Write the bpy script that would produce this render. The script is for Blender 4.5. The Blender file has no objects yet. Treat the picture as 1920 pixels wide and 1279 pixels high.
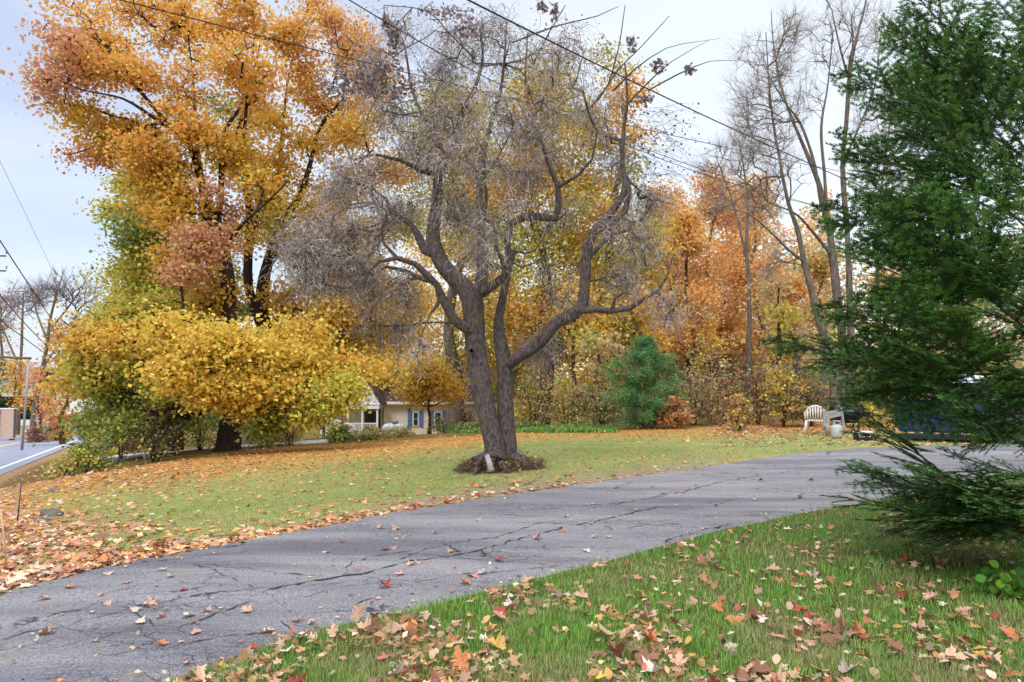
import bpy, math, random
import numpy as np
from mathutils import Vector, Matrix

rnd = random.Random(7)
R = np.random.default_rng(11)
sc = bpy.context.scene
col = sc.collection

# ------------------------------------------------------------------ camera
F = 1400.0; HOR = 705.0; CX = 960.0; CY = 639.5
PITCH = math.atan((HOR-CY)/F)
cam_d = bpy.data.cameras.new('camera'); cam = bpy.data.objects.new('camera', cam_d); col.objects.link(cam)
cam_d.sensor_width = 36; cam_d.lens = 36*F/1920.0
cam_d.clip_end = 2500; cam_d.clip_start = 0.05
cam.location = (0, 0, 1.6); cam.rotation_euler = (math.pi/2+PITCH, 0, 0)
sc.camera = cam

# ------------------------------------------------------------------ sky and sun
w = bpy.data.worlds.new('World'); sc.world = w; w.use_nodes = True
nt = w.node_tree; nt.nodes.clear(); N = nt.nodes.new; L = nt.links.new
SUN_EL = math.radians(48); SUN_AZ = math.radians(205)      # azimuth clockwise from +Y
out = N('ShaderNodeOutputWorld'); add = N('ShaderNodeAddShader')
b1 = N('ShaderNodeBackground'); sky = N('ShaderNodeTexSky'); sky.sky_type = 'NISHITA'; sky.sun_disc = False
sky.sun_elevation = SUN_EL; sky.sun_rotation = SUN_AZ; b1.inputs[1].default_value = 0.05
L(sky.outputs[0], b1.inputs[0])
b2 = N('ShaderNodeBackground'); tc = N('ShaderNodeTexCoord'); sep = N('ShaderNodeSeparateXYZ')
L(tc.outputs['Generated'], sep.inputs[0])
mp = N('ShaderNodeMapping'); mp.inputs['Scale'].default_value = (1.3, 1.3, 4.0); L(tc.outputs['Generated'], mp.inputs[0])
nz = N('ShaderNodeTexNoise'); nz.inputs['Scale'].default_value = 2.4; nz.inputs['Detail'].default_value = 4
nz.inputs['Roughness'].default_value = 0.45; L(mp.outputs[0], nz.inputs['Vector'])
# cloud cover: brighter towards the front, blue-grey to the left
ad = N('ShaderNodeMath'); ad.operation = 'MULTIPLY_ADD'; L(sep.outputs['X'], ad.inputs[0]); ad.inputs[1].default_value = 0.62
L(nz.outputs['Fac'], ad.inputs[2])
cr = N('ShaderNodeValToRGB'); L(ad.outputs[0], cr.inputs[0])
e = cr.color_ramp.elements
e[0].position = 0.06; e[0].color = (0.56, 0.62, 0.78, 1)
e[1].position = 0.62; e[1].color = (0.90, 0.94, 0.97, 1)
m = cr.color_ramp.elements.new(0.30); m.color = (0.72, 0.77, 0.88, 1)
mz = N('ShaderNodeMapRange'); L(sep.outputs['Z'], mz.inputs[0]); mz.inputs[1].default_value = 0.45; mz.inputs[2].default_value = 1.0
mz.inputs[3].default_value = 0.74; mz.inputs[4].default_value = 2.5
L(cr.outputs[0], b2.inputs[0]); L(mz.outputs[0], b2.inputs[1])
L(b1.outputs[0], add.inputs[0]); L(b2.outputs[0], add.inputs[1]); L(add.outputs[0], out.inputs[0])
sd = bpy.data.lights.new('sun', 'SUN'); sd.energy = 1.5; sd.angle = math.radians(22); sd.color = (1, 0.96, 0.9)
so = bpy.data.objects.new('sun', sd); col.objects.link(so)
sv = Vector((math.sin(SUN_AZ)*math.cos(SUN_EL), math.cos(SUN_AZ)*math.cos(SUN_EL), math.sin(SUN_EL)))
so.rotation_euler = sv.to_track_quat('Z', 'Y').to_euler()
sc.view_settings.view_transform = 'Standard'; sc.view_settings.look = 'None'
sc.view_settings.exposure = 0.30; sc.view_settings.gamma = 1

try:
    sc.cycles.max_bounces = 6; sc.cycles.diffuse_bounces = 3; sc.cycles.transmission_bounces = 3
except Exception: pass
# ------------------------------------------------------------------ pixel <-> place
cp, sp = math.cos(PITCH), math.sin(PITCH)
def P(px, py, Y):
    """point seen at photo pixel (px,py) at distance Y in front"""
    a = (px-CX)/F; b = (CY-py)/F
    dy = cp-b*sp; dz = sp+b*cp
    return np.array([a*Y/dy, Y, 1.6+dz*Y/dy])
def proj(x, y, z):
    y = np.asarray(y, float); zz = np.asarray(z)-1.6
    d = y*cp+zz*sp; v = -y*sp+zz*cp
    d = np.where(d < 0.3, 0.3, d)
    return CX+F*x/d, CY-F*v/d

# ------------------------------------------------------------------ terrain
RD = np.array([-0.442, 0.897]); RN = np.array([-0.897, -0.442])
def road_plane(x, y):
    al = x*RD[0]+y*RD[1]
    return -0.2-0.0475*np.clip(al, -20, 95)
ctrl = []
for X in (-3, 0, 3, 6, 10):
    for Y in (-6, 0, 4, 8): ctrl.append((X, Y, 0))
for px, py, Y in [(0, 1110, 5.6), (0, 1000, 8.6), (0, 950, 13), (180, 885, 18), (428, 845, 25), (930, 878, 13), (700, 835, 24), (1000, 806, 27),
                  (1205, 805, 23), (1500, 790, 27), (1530, 815, 20.4), (1850, 828, 18.2), (300, 850, 27), (600, 822, 30), (1300, 880, 12.7),
                  (300, 990, 8.6), (600, 920, 12), (400, 900, 15), (1920, 800, 24), (100, 900, 19)]:
    p = P(px, py, Y); ctrl.append(tuple(p))
for al in (-10, 5, 20, 35, 55, 80, 110):
    for n in (4.2, 8, 13, 20):
        q = al*RD+n*RN; ctrl.append((q[0], q[1], float(road_plane(q[0], q[1]))))
for X, Y, Z in [(-8, 45, -2.45), (-14, 42, -2.5), (0, 45, -2.0), (-2, 38, -1.5), (10, 40, -0.4), (20, 30, 0.2), (20, 5, 0), (25, 60, 0), (0, 70, -2.5), (-30, 75, -4.0),
                (-10, 60, -3), (60, 40, 1), (60, 120, 2), (0, 140, -2), (-60, 200, -5), (-120, 100, -4), (-90, 0, -1), (90, 0, 1), (0, -60, 0), (200, 300, 0), (-200, 300, -5), (0, 300, -2)]:
    ctrl.append((X, Y, Z))
ctrl = np.array(ctrl, float)
def _phi(r2): return np.where(r2 > 1e-9, 0.5*r2*np.log(np.maximum(r2, 1e-9)), 0)
_n = len(ctrl); _S = 50.0
cx = ctrl[:, :2]/_S
A = np.zeros((_n+3, _n+3)); A[:_n, :_n] = _phi(((cx[:, None]-cx[None])**2).sum(-1))+np.eye(_n)*1e-4
A[:_n, _n] = 1; A[:_n, _n+1:] = cx; A[_n, :_n] = 1; A[_n+1:, :_n] = cx.T
_W = np.linalg.solve(A, np.concatenate([ctrl[:, 2], [0, 0, 0]]))
def sstep(a, b, x):
    t = np.clip((x-a)/(b-a), 0, 1); return t*t*(3-2*t)
def G(x, y):
    x = np.atleast_1d(np.asarray(x, float)); y = np.atleast_1d(np.asarray(y, float))
    shp = x.shape; x = x.ravel(); y = y.ravel(); res = np.empty(len(x))
    for i in range(0, len(x), 20000):
        q = np.stack([x[i:i+20000], y[i:i+20000]], 1)/_S
        q = np.clip(q, -5, 6.5)
        res[i:i+20000] = _phi(((q[:, None]-cx[None])**2).sum(-1))@_W[:_n]+_W[_n]+q@_W[_n+1:]
    n = x*RN[0]+y*RN[1]; al = x*RD[0]+y*RD[1]
    k = sstep(2.6, 4.2, n)*(1-sstep(13, 16, n))
    res = res*(1-k)+road_plane(x, y)*k
    return res.reshape(shp)
def g1(x, y): return float(G(x, y)[0])
def onground(px, py, lo=2.0, hi=90.0):
    Ys = np.geomspace(lo, hi, 400)
    a = np.array([P(px, py, Y) for Y in Ys])
    d = a[:, 2]-G(a[:, 0], a[:, 1])
    i = np.argmax(d < 0) if (d < 0).any() else len(d)-1
    if i == 0: return a[0]
    t = d[i-1]/(d[i-1]-d[i]+1e-9)
    return a[i-1]*(1-t)+a[i]*t

# ------------------------------------------------------------------ helpers
def lin(c):
    c = np.asarray(c, float)/255.0
    return np.where(c <= 0.04045, c/12.92, ((c+0.055)/1.055)**2.4)
def tag(o, label=None, cat=None, group=None, kind=None):
    if label: o['label'] = label
    if cat: o['category'] = cat
    if group: o['group'] = group
    if kind: o['kind'] = kind
    return o
def empty(name, loc, label=None, cat=None, group=None):
    o = bpy.data.objects.new(name, None); col.objects.link(o); o.location = tuple(float(v) for v in loc)
    o.empty_display_size = 0.2
    return tag(o, label, cat, group)
def raw_mesh(name, V, faces_flat, loop_tot, mat, parent=None, colors=None, smooth=False):
    """V Nx3 (world), faces_flat vertex indices, loop_tot verts per face"""
    me = bpy.data.meshes.new(name)
    V = np.asarray(V, np.float32)
    if parent is not None: V = V-np.array(parent.location, np.float32)
    me.vertices.add(len(V)); me.vertices.foreach_set('co', V.ravel())
    ff = np.asarray(faces_flat, np.int32).ravel(); lt = np.asarray(loop_tot, np.int32)
    me.loops.add(len(ff)); me.loops.foreach_set('vertex_index', ff)
    me.polygons.add(len(lt)); ls = np.concatenate([[0], np.cumsum(lt)[:-1]]).astype(np.int32)
    me.polygons.foreach_set('loop_start', ls); me.polygons.foreach_set('loop_total', lt)
    if smooth: me.polygons.foreach_set('use_smooth', np.ones(len(lt), bool))
    if colors is not None:
        at = me.color_attributes.new('Col', 'FLOAT_COLOR', 'POINT')
        c4 = np.ones((len(V), 4), np.float32); c4[:, :3] = colors; at.data.foreach_set('color', c4.ravel())
    me.update(calc_edges=True); me.validate()
    me.materials.append(mat)
    o = bpy.data.objects.new(name, me); col.objects.link(o)
    if parent is not None: o.parent = parent
    return o

class MB:
    def __init__(s): s.v = []; s.f = []
    def add(s, vs, fs):
        b = len(s.v); s.v += [tuple(map(float, v)) for v in vs]; s.f += [tuple(b+i for i in f) for f in fs]; return s
    def box(s, c, d, rz=0.0, rx=0.0, ry=0.0):
        M = Matrix.Rotation(rz, 3, 'Z')@Matrix.Rotation(ry, 3, 'Y')@Matrix.Rotation(rx, 3, 'X')
        vs = []
        for i in range(8):
            q = M@Vector(((-.5 if i & 1 == 0 else .5)*d[0], (-.5 if i & 2 == 0 else .5)*d[1], (-.5 if i & 4 == 0 else .5)*d[2]))
            vs.append((c[0]+q.x, c[1]+q.y, c[2]+q.z))
        return s.add(vs, [(0, 2, 3, 1), (4, 5, 7, 6), (0, 1, 5, 4), (2, 6, 7, 3), (0, 4, 6, 2), (1, 3, 7, 5)])
    def tube(s, pts, rad, k=8, cap=True):
        pts = [Vector(tuple(map(float, p))) for p in pts]; n = len(pts)
        if not hasattr(rad, '__len__'): rad = [rad]*n
        u = None; vs = []
        for i, p in enumerate(pts):
            t = (pts[min(i+1, n-1)]-pts[max(i-1, 0)])
            t = t.normalized() if t.length > 1e-9 else Vector((0, 0, 1))
            if u is None:
                u = t.orthogonal().normalized()
            else:
                u = (u-t*u.dot(t)); u = u.normalized() if u.length > 1e-6 else t.orthogonal().normalized()
            v = t.cross(u)
            for j in range(k):
                a = 2*math.pi*j/k; q = p+(u*math.cos(a)+v*math.sin(a))*rad[i]; vs.append(q)
        fs = [(i*k+j, i*k+(j+1) % k, (i+1)*k+(j+1) % k, (i+1)*k+j) for i in range(n-1) for j in range(k)]
        if cap: fs += [tuple(range(k))[::-1], tuple((n-1)*k+j for j in range(k))]
        return s.add(vs, fs)
    def lathe(s, c, prof, k=20, axis='Z'):
        vs = []
        for r, h in prof:
            for j in range(k):
                a = 2*math.pi*j/k
                q = (r*math.cos(a), r*math.sin(a), h) if axis == 'Z' else (h, r*math.cos(a), r*math.sin(a))
                vs.append((c[0]+q[0], c[1]+q[1], c[2]+q[2]))
        n = len(prof)
        fs = [(i*k+j, i*k+(j+1) % k, (i+1)*k+(j+1) % k, (i+1)*k+j) for i in range(n-1) for j in range(k)]
        fs += [tuple(range(k))[::-1], tuple((n-1)*k+j for j in range(k))]
        return s.add(vs, fs)
    def build(s, name, mat, parent=None, smooth=False, bevel=0):
        off = Vector((0, 0, 0)); pp = parent
        while pp is not None: off = off+pp.location; pp = pp.parent
        me = bpy.data.meshes.new(name); me.from_pydata([(a-off.x, b-off.y, c-off.z) for a, b, c in s.v], [], s.f); me.update(); me.materials.append(mat)
        if smooth: me.polygons.foreach_set('use_smooth', [True]*len(me.polygons))
        o = bpy.data.objects.new(name, me); col.objects.link(o)
        if parent: o.parent = parent
        if bevel:
            b = o.modifiers.new('bevel', 'BEVEL'); b.width = bevel; b.segments = 2; b.limit_method = 'ANGLE'
        return o

# ------------------------------------------------------------------ materials
def mat_new(name):
    m = bpy.data.materials.new(name); m.use_nodes = True; m.node_tree.nodes.clear(); return m, m.node_tree
def noise(nt, scale, detail=4, rough=.5, vec=None, stretch=None, coord='Object'):
    n = nt.nodes.new('ShaderNodeTexNoise'); n.inputs['Scale'].default_value = scale
    n.inputs['Detail'].default_value = detail; n.inputs['Roughness'].default_value = rough
    if vec is None:
        t = nt.nodes.new('ShaderNodeTexCoord'); vec = t.outputs[coord]
    if stretch:
        mm = nt.nodes.new('ShaderNodeMapping'); mm.inputs['Scale'].default_value = stretch; nt.links.new(vec, mm.inputs[0]); vec = mm.outputs[0]
    nt.links.new(vec, n.inputs['Vector']); return n
def ramp(nt, src, stops):
    r = nt.nodes.new('ShaderNodeValToRGB'); nt.links.new(src, r.inputs[0])
    el = r.color_ramp.elements
    for i, (p, c) in enumerate(stops):
        x = el[i] if i < 2 else el.new(p)
        x.position = p; x.color = (*c, 1) if len(c) == 3 else c
    return r
def mixc(nt, fac, a, b, mode='MIX'):
    n = nt.nodes.new('ShaderNodeMix'); n.data_type = 'RGBA'; n.blend_type = mode
    for s, v in ((n.inputs[0], fac), (n.inputs[6], a), (n.inputs[7], b)):
        if isinstance(v, (int, float)): s.default_value = v
        elif isinstance(v, (tuple, list, np.ndarray)): s.default_value = (*[float(q) for q in v][:3], 1)
        else: nt.links.new(v, s)
    return n.outputs[2]
def bump(nt, h, strength, dist=0.01):
    b = nt.nodes.new('ShaderNodeBump'); b.inputs['Strength'].default_value = strength; b.inputs['Distance'].default_value = dist
    nt.links.new(h, b.inputs['Height']); return b.outputs[0]
def principled(nt, colr, rough=.8, metal=0, normal=None, spec=.5):
    p = nt.nodes.new('ShaderNodeBsdfPrincipled'); o = nt.nodes.new('ShaderNodeOutputMaterial')
    if isinstance(colr, (tuple, list, np.ndarray)): p.inputs['Base Color'].default_value = (*[float(q) for q in colr][:3], 1)
    else: nt.links.new(colr, p.inputs['Base Color'])
    if isinstance(rough, (int, float)): p.inputs['Roughness'].default_value = rough
    else: nt.links.new(rough, p.inputs['Roughness'])
    p.inputs['Metallic'].default_value = metal; p.inputs['Specular IOR Level'].default_value = spec
    if normal is not None: nt.links.new(normal, p.inputs['Normal'])
    nt.links.new(p.outputs[0], o.inputs[0]); return p
def simple(name, rgb, rough=.7, metal=0, var=.18, scale=9, bmp=.15, spec=.4):
    m, t = mat_new(name); c = lin(rgb)
    n = noise(t, scale, 5, .6)
    r = ramp(t, n.outputs['Fac'], [(.3, tuple(c*(1-var))), (.7, tuple(np.minimum(c*(1+var), .9)))])
    n2 = noise(t, scale*8, 3, .6)
    principled(t, r.outputs[0], rough, metal, bump(t, n2.outputs['Fac'], bmp, .01), spec); return m
def leaf_mat(name, trans=.35, source='attr', rough=.6, spec=.25):
    m, t = mat_new(name)
    if source == 'attr':
        a = t.nodes.new('ShaderNodeAttribute'); a.attribute_name = 'Col'; c = a.outputs['Color']
    else:
        a = t.nodes.new('ShaderNodeObjectInfo'); n = noise(t, 25, 3, .6)
        r = ramp(t, n.outputs['Fac'], [(.35, (.6, .6, .6)), (.65, (1.1, 1.1, 1.1))])
        c = mixc(t, 1.0, a.outputs['Color'], r.outputs[0], 'MULTIPLY')
    p = t.nodes.new('ShaderNodeBsdfPrincipled'); p.inputs['Roughness'].default_value = rough; p.inputs['Specular IOR Level'].default_value = spec
    tr = t.nodes.new('ShaderNodeBsdfTranslucent'); mx = t.nodes.new('ShaderNodeMixShader'); o = t.nodes.new('ShaderNodeOutputMaterial')
    t.links.new(c, p.inputs['Base Color']); t.links.new(c, tr.inputs['Color'])
    mx.inputs[0].default_value = trans
    t.links.new(p.outputs[0], mx.inputs[1]); t.links.new(tr.outputs[0], mx.inputs[2]); t.links.new(mx.outputs[0], o.inputs[0])
    return m
def bark_mat(name, dark, light, sc_=6, stretch=(1, 1, .22), moss=None):
    m, t = mat_new(name)
    n = noise(t, sc_*3, 6, .7, stretch=stretch); n2 = noise(t, sc_*.5, 3, .6)
    r = ramp(t, n.outputs['Fac'], [(.32, tuple(lin(dark))), (.68, tuple(lin(light)))])
    c = r.outputs[0]
    if moss is not None:
        r2 = ramp(t, n2.outputs['Fac'], [(.56, (0, 0, 0)), (.68, (.7, .7, .7))]); c = mixc(t, r2.outputs[0], c, lin(moss))
    principled(t, c, .9, 0, bump(t, n.outputs['Fac'], .9, .04), .15); return m

M = {}
M['leaf'] = leaf_mat('leaf', .45); M['leaf_obj'] = leaf_mat('fallen_leaf', .15, 'obj')
M['litter'] = leaf_mat('leaf_litter', .12); M['grass'] = leaf_mat('grass_blade', .3, rough=.55)
M['needle'] = leaf_mat('needle', .15, rough=.5, spec=.3)
M['twig'] = leaf_mat('twig', 0, rough=.9, spec=.1)
M['bark_maple'] = bark_mat('bark_maple', (34, 26, 25), (74, 58, 50), 4)
M['bark_apple'] = bark_mat('bark_apple', (44, 37, 37), (124, 110, 108), 9, (1, 1, .45), (105, 100, 70))
M['bark_grey'] = bark_mat('bark_grey', (70, 61, 55), (140, 127, 117), 5)
M['bark_dark'] = bark_mat('bark_dark', (52, 42, 36), (100, 82, 68), 5)

# ------------------------------------------------------------------ layout of the drive in photo pixels, laid on the terrain
FE = np.array([(-900, 1330), (-300, 1190), (0, 1120), (200, 1067), (400, 1030), (600, 992), (740, 962), (900, 935), (1100, 908), (1300, 880), (1400, 863), (1500, 849), (1600, 841), (1750, 837), (1900, 834), (2300, 830)], float)
NE = np.array([(-300, 1500), (100, 1375), (350, 1279), (550, 1200), (750, 1152), (900, 1115), (1050, 1077), (1200, 1040), (1350, 1000), (1500, 966), (1620, 945), (1760, 915), (1900, 890), (2300, 880)], float)
fe = lambda x: np.interp(x, FE[:, 0], FE[:, 1]); ne = lambda x: np.interp(x, NE[:, 0], NE[:, 1])
LE = np.array([(-200, 960), (0, 915), (120, 895), (180, 888), (300, 868), (400, 852), (560, 838), (700, 828), (880, 818), (1000, 808), (1200, 806), (1350, 800), (1500, 786), (1700, 785), (2100, 785)], float)
le = lambda x: np.interp(x, LE[:, 0], LE[:, 1])
def fract_noise(x, y, s, seed=0):
    r = np.random.default_rng(seed); t = np.zeros_like(np.asarray(x, float))
    for k in range(8):
        a = r.uniform(0, 6.283); f = r.uniform(.6, 1.7)/s; t += np.sin((x*math.cos(a)+y*math.sin(a))*f*6.283+r.uniform(0, 6.28))
    return t/8**.5/1.4
def litter(px, py, x, y):
    """density of fallen leaves 0..1"""
    e = le(px); wv = np.interp(px, [0, 200, 400, 700, 900, 1100, 1350, 1500], [38, 38, 48, 36, 20, 14, 20, 26])
    l = .95*np.exp(-(np.maximum(py-e, 0)/wv)**2)
    l = np.where(px > 1350, np.maximum(l, .8*(1-sstep(806, 822, py))), l)
    d = fe(px)-py                                   # above the far edge of the drive
    wd = np.interp(px, [0, 200, 400, 700, 1000, 1500], [42, 34, 15, 8, 7, 3])
    l = np.maximum(l, np.where(d > 0, np.exp(-(d/wd)**2)*np.interp(px, [0, 500, 1000, 1500], [1, .75, .55, .2]), 0))
    l = np.maximum(l, .9*np.exp(-((px-20)/110)**2-((py-965)/70)**2))
    l = np.maximum(l, .6*np.exp(-((px-220)/60)**2-((py-990)/9)**2))
    l = np.maximum(l, .85*np.exp(-((px-30)/150)**2-((py-1010)/80)**2))
    near = py > ne(px)
    nv = .24+.48*fract_noise(x, y, 1.0, 3)+.35*np.exp(-((px-700)/280)**2-((py-1230)/70)**2)+.35*np.exp(-((px-1800)/150)**2-((py-1000)/60)**2)
    nv = nv*np.where(py-ne(px) < 25, 1.2, 1)
    l = np.where(near, np.clip(nv, .04, .9), np.maximum(l, .07+.05*fract_noise(x, y, 3, 5)))
    on_drive = (py > fe(px)) & (py < ne(px))
    l = np.where(on_drive, .0, l)
    return np.clip(l*(1+.35*fract_noise(x, y, .8, 9)), 0, 1)

# ------------------------------------------------------------------ ground
def axis_pts(lo, hi, step, far):
    a = list(np.arange(lo, hi+step/2, step)); s = step
    while a[-1] < far: s *= 1.25; a.append(a[-1]+s)
    s = step
    while a[0] > -far: s *= 1.25; a.insert(0, a[0]-s)
    return np.array(a)
gx = axis_pts(-24, 20, .3, 900); gy = axis_pts(1, 34, .3, 900)
XX, YY = np.meshgrid(gx, gy); ZZ = G(XX, YY)
nx, ny = len(gx), len(gy)
Vg = np.stack([XX.ravel(), YY.ravel(), ZZ.ravel()], 1)
idx = np.arange(nx*ny).reshape(ny, nx)
Fg = np.stack([idx[:-1, :-1], idx[:-1, 1:], idx[1:, 1:], idx[1:, :-1]], -1).reshape(-1, 4)
pxg, pyg = proj(Vg[:, 0], Vg[:, 1], Vg[:, 2])
front = Vg[:, 1] > 1.2
lit = np.where(front, litter(pxg, pyg, Vg[:, 0], Vg[:, 1]), .3)
neark = np.where(front & (pyg > fe(pxg)+8), 1.0, 0.0)
nroad = Vg[:, 0]*RN[0]+Vg[:, 1]*RN[1]
wood = np.where((pyg < le(pxg)) & (nroad < 3.4) & front, 1.0, 0.0)
dirt = 1.2*np.exp(-((fe(pxg)-pyg-6)/16)**2)*np.interp(pxg, [500, 720, 900, 1250, 1400], [.1, .9, 1, .8, .1])*front
dirt = np.maximum(dirt, np.exp(-((nroad-3.4)/.9)**2)*.8)
m, t = mat_new('ground'); a = t.nodes.new('ShaderNodeAttribute'); a.attribute_name = 'Col'; s3 = t.nodes.new('ShaderNodeSeparateColor'); t.links.new(a.outputs['Color'], s3.inputs[0])
wo = t.nodes.new('ShaderNodeAttribute'); wo.attribute_name = 'wood'
n1 = noise(t, .35, 5, .6); n2 = noise(t, 9, 5, .7); n3 = noise(t, 60, 3, .7)
far_g = ramp(t, n2.outputs['Fac'], [(.3, tuple(lin((96, 100, 56)))), (.52, tuple(lin((132, 132, 80)))), (.75, tuple(lin((160, 150, 106))))])
lush = ramp(t, n1.outputs['Fac'], [(.35, tuple(lin((160, 160, 96)))), (.65, tuple(lin((112, 138, 62))))])
farc = mixc(t, .5, far_g.outputs[0], lush.outputs[0])
n6 = noise(t, 1.7, 5, .65); bp = ramp(t, n6.outputs['Fac'], [(.56, (0, 0, 0)), (.68, (.8, .8, .8))]); farc = mixc(t, bp.outputs[0], farc, lin((150, 138, 92)))
n7 = noise(t, 1.1, 5, .65, stretch=(1, 1, 2)); bq = ramp(t, n7.outputs['Fac'], [(.55, (0, 0, 0)), (.66, (.6, .6, .6))]); farc = mixc(t, bq.outputs[0], farc, lin((92, 120, 52)))
near_g = ramp(t, n2.outputs['Fac'], [(.3, tuple(lin((52, 62, 30)))), (.7, tuple(lin((98, 108, 52))))])
gcol = mixc(t, s3.outputs[1], farc, near_g.outputs[0])
vo = t.nodes.new('ShaderNodeTexVoronoi'); vo.inputs['Scale'].default_value = 11
tcg = t.nodes.new('ShaderNodeTexCoord'); t.links.new(tcg.outputs['Object'], vo.inputs['Vector'])
lc = ramp(t, vo.outputs['Color'], [(.1, tuple(lin((120, 66, 30)))), (.4, tuple(lin((176, 112, 56)))), (.65, tuple(lin((205, 140, 60)))), (.9, tuple(lin((150, 92, 66))))])
# leaf cover appears where density beats a per-cell random
hv = t.nodes.new('ShaderNodeTexVoronoi'); hv.inputs['Scale'].default_value = 13; t.links.new(tcg.outputs['Object'], hv.inputs['Vector'])
sp3 = t.nodes.new('ShaderNodeSeparateColor'); t.links.new(hv.outputs['Color'], sp3.inputs[0])
sub_ = t.nodes.new('ShaderNodeMath'); sub_.operation = 'MULTIPLY_ADD'; t.links.new(s3.outputs[1], sub_.inputs[0]); sub_.inputs[1].default_value = -1.0; t.links.new(s3.outputs[0], sub_.inputs[2])
sb = t.nodes.new('ShaderNodeMath'); sb.operation = 'SUBTRACT'; t.links.new(sub_.outputs[0], sb.inputs[0]); t.links.new(sp3.outputs[0], sb.inputs[1])
lr = ramp(t, sb.outputs[0], [(.0, (0, 0, 0)), (.06, (.85, .85, .85))])
gcol = mixc(t, lr.outputs[0], gcol, lc.outputs[0])
dc = ramp(t, n2.outputs['Fac'], [(.3, tuple(lin((112, 96, 84)))), (.7, tuple(lin((158, 140, 122))))])
dm = t.nodes.new('ShaderNodeMath'); dm.operation = 'MULTIPLY'; t.links.new(s3.outputs[2], dm.inputs[0]); 
dr = ramp(t, n2.outputs['Fac'], [(.38, (.2, .2, .2)), (.55, (1, 1, 1))]); t.links.new(dr.outputs[0], dm.inputs[1])
gcol = mixc(t, dm.outputs[0], gcol, dc.outputs[0])
wc = ramp(t, n2.outputs['Fac'], [(.3, tuple(lin((62, 54, 30)))), (.5, tuple(lin((110, 92, 48)))), (.7, tuple(lin((140, 108, 56))))])
gcol = mixc(t, wo.outputs['Fac'], gcol, wc.outputs[0])
principled(t, gcol, .95, 0, bump(t, n3.outputs['Fac'], .5, .02), .1)
ground = raw_mesh('ground', Vg, Fg, np.full(len(Fg), 4), m, None, np.stack([lit, neark, dirt], 1), True)
wa = ground.data.attributes.new('wood', 'FLOAT', 'POINT'); wa.data.foreach_set('value', wood.astype(np.float32))
tag(ground, kind='structure')

def strip(name, A_, B_, mat, rows, lift, jitter=0, sub=8):
    """sheet between two polylines lying on the terrain"""
    A_ = np.array(A_); B_ = np.array(B_)
    def rs(Q, n):
        d = np.concatenate([[0], np.cumsum(np.linalg.norm(np.diff(Q, axis=0), axis=1))]); tt = np.linspace(0, d[-1], n)
        return np.stack([np.interp(tt, d, Q[:, k]) for k in range(2)], 1)
    n = max(len(A_)*sub, 40); a = rs(A_[:, :2], n); b = rs(B_[:, :2], n)
    if jitter:
        k = np.arange(n); a[:, 1] += jitter*(fract_noise(k, k*0, 23, 1)+.6*fract_noise(k, k*0, 6, 2)); b[:, 1] += jitter*(fract_noise(k, k*0, 19, 3)+.6*fract_noise(k, k*0, 5, 4))
    tt = np.linspace(0, 1, rows); pts = a[None]*(1-tt[:, None, None])+b[None]*tt[:, None, None]
    z = G(pts[..., 0], pts[..., 1])+lift; z[0] -= lift+.02; z[-1] -= lift+.02
    V = np.concatenate([pts, z[..., None]], -1).reshape(-1, 3)
    ix = np.arange(rows*n).reshape(rows, n); Fq = np.stack([ix[:-1, :-1], ix[1:, :-1], ix[1:, 1:], ix[:-1, 1:]], -1).reshape(-1, 4)
    return tag(raw_mesh(name, V, Fq, np.full(len(Fq), 4), mat, None, None, True), kind='structure')
# drive
m, t = mat_new('old_asphalt')
n1 = noise(t, .45, 4, .6, stretch=(.35, 1.3, 1)); n2 = noise(t, 75, 5, .8); n3 = noise(t, 2.2, 5, .6)
base = ramp(t, n1.outputs['Fac'], [(.3, tuple(lin((104, 102, 107)))), (.5, tuple(lin((120, 117, 120)))), (.72, tuple(lin((140, 135, 134))))])
gr = ramp(t, n2.outputs['Fac'], [(.36, (.35, .35, .35)), (.5, (1, 1, 1)), (.64, (1.9, 1.9, 1.9))])
c = mixc(t, .9, base.outputs[0], gr.outputs[0], 'MULTIPLY')
tcd = t.nodes.new('ShaderNodeTexCoord')
wn = noise(t, 1.6, 4, .6); vm = t.nodes.new('ShaderNodeVectorMath'); vm.operation = 'MULTIPLY_ADD'
t.links.new(wn.outputs['Color'], vm.inputs[0]); vm.inputs[1].default_value = (.55, .55, .55); t.links.new(tcd.outputs['Object'], vm.inputs[2])
def cracks(scale, w0, w1, stretch, mscale, m0, m1):
    mm = t.nodes.new('ShaderNodeMapping'); mm.inputs['Scale'].default_value = stretch; mm.inputs['Rotation'].default_value = (0, 0, -.35); t.links.new(vm.outputs[0], mm.inputs[0])
    v = t.nodes.new('ShaderNodeTexVoronoi'); v.feature = 'DISTANCE_TO_EDGE'; v.inputs['Scale'].default_value = scale; t.links.new(mm.outputs[0], v.inputs['Vector'])
    r = ramp(t, v.outputs['Distance'], [(w0, (1, 1, 1)), (w1, (0, 0, 0))])
    q = noise(t, mscale, 3, .6); rq = ramp(t, q.outputs['Fac'], [(m0, (0, 0, 0)), (m1, (1, 1, 1))])
    mu = t.nodes.new('ShaderNodeMath'); mu.operation = 'MULTIPLY'; t.links.new(r.outputs[0], mu.inputs[0]); t.links.new(rq.outputs[0], mu.inputs[1]); return mu.outputs[0]
c1 = cracks(.9, .003, .010, (.35, 1.5, 1), 1.1, .44, .56); c2 = cracks(5.5, .012, .034, (.5, 1.4, 1), .7, .50, .6)
mxx = t.nodes.new('ShaderNodeMath'); mxx.operation = 'MAXIMUM'; t.links.new(c1, mxx.inputs[0]); 
c2s = t.nodes.new('ShaderNodeMath'); c2s.operation = 'MULTIPLY'; t.links.new(c2, c2s.inputs[0]); c2s.inputs[1].default_value = .75
t.links.new(c2s.outputs[0], mxx.inputs[1])
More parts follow.
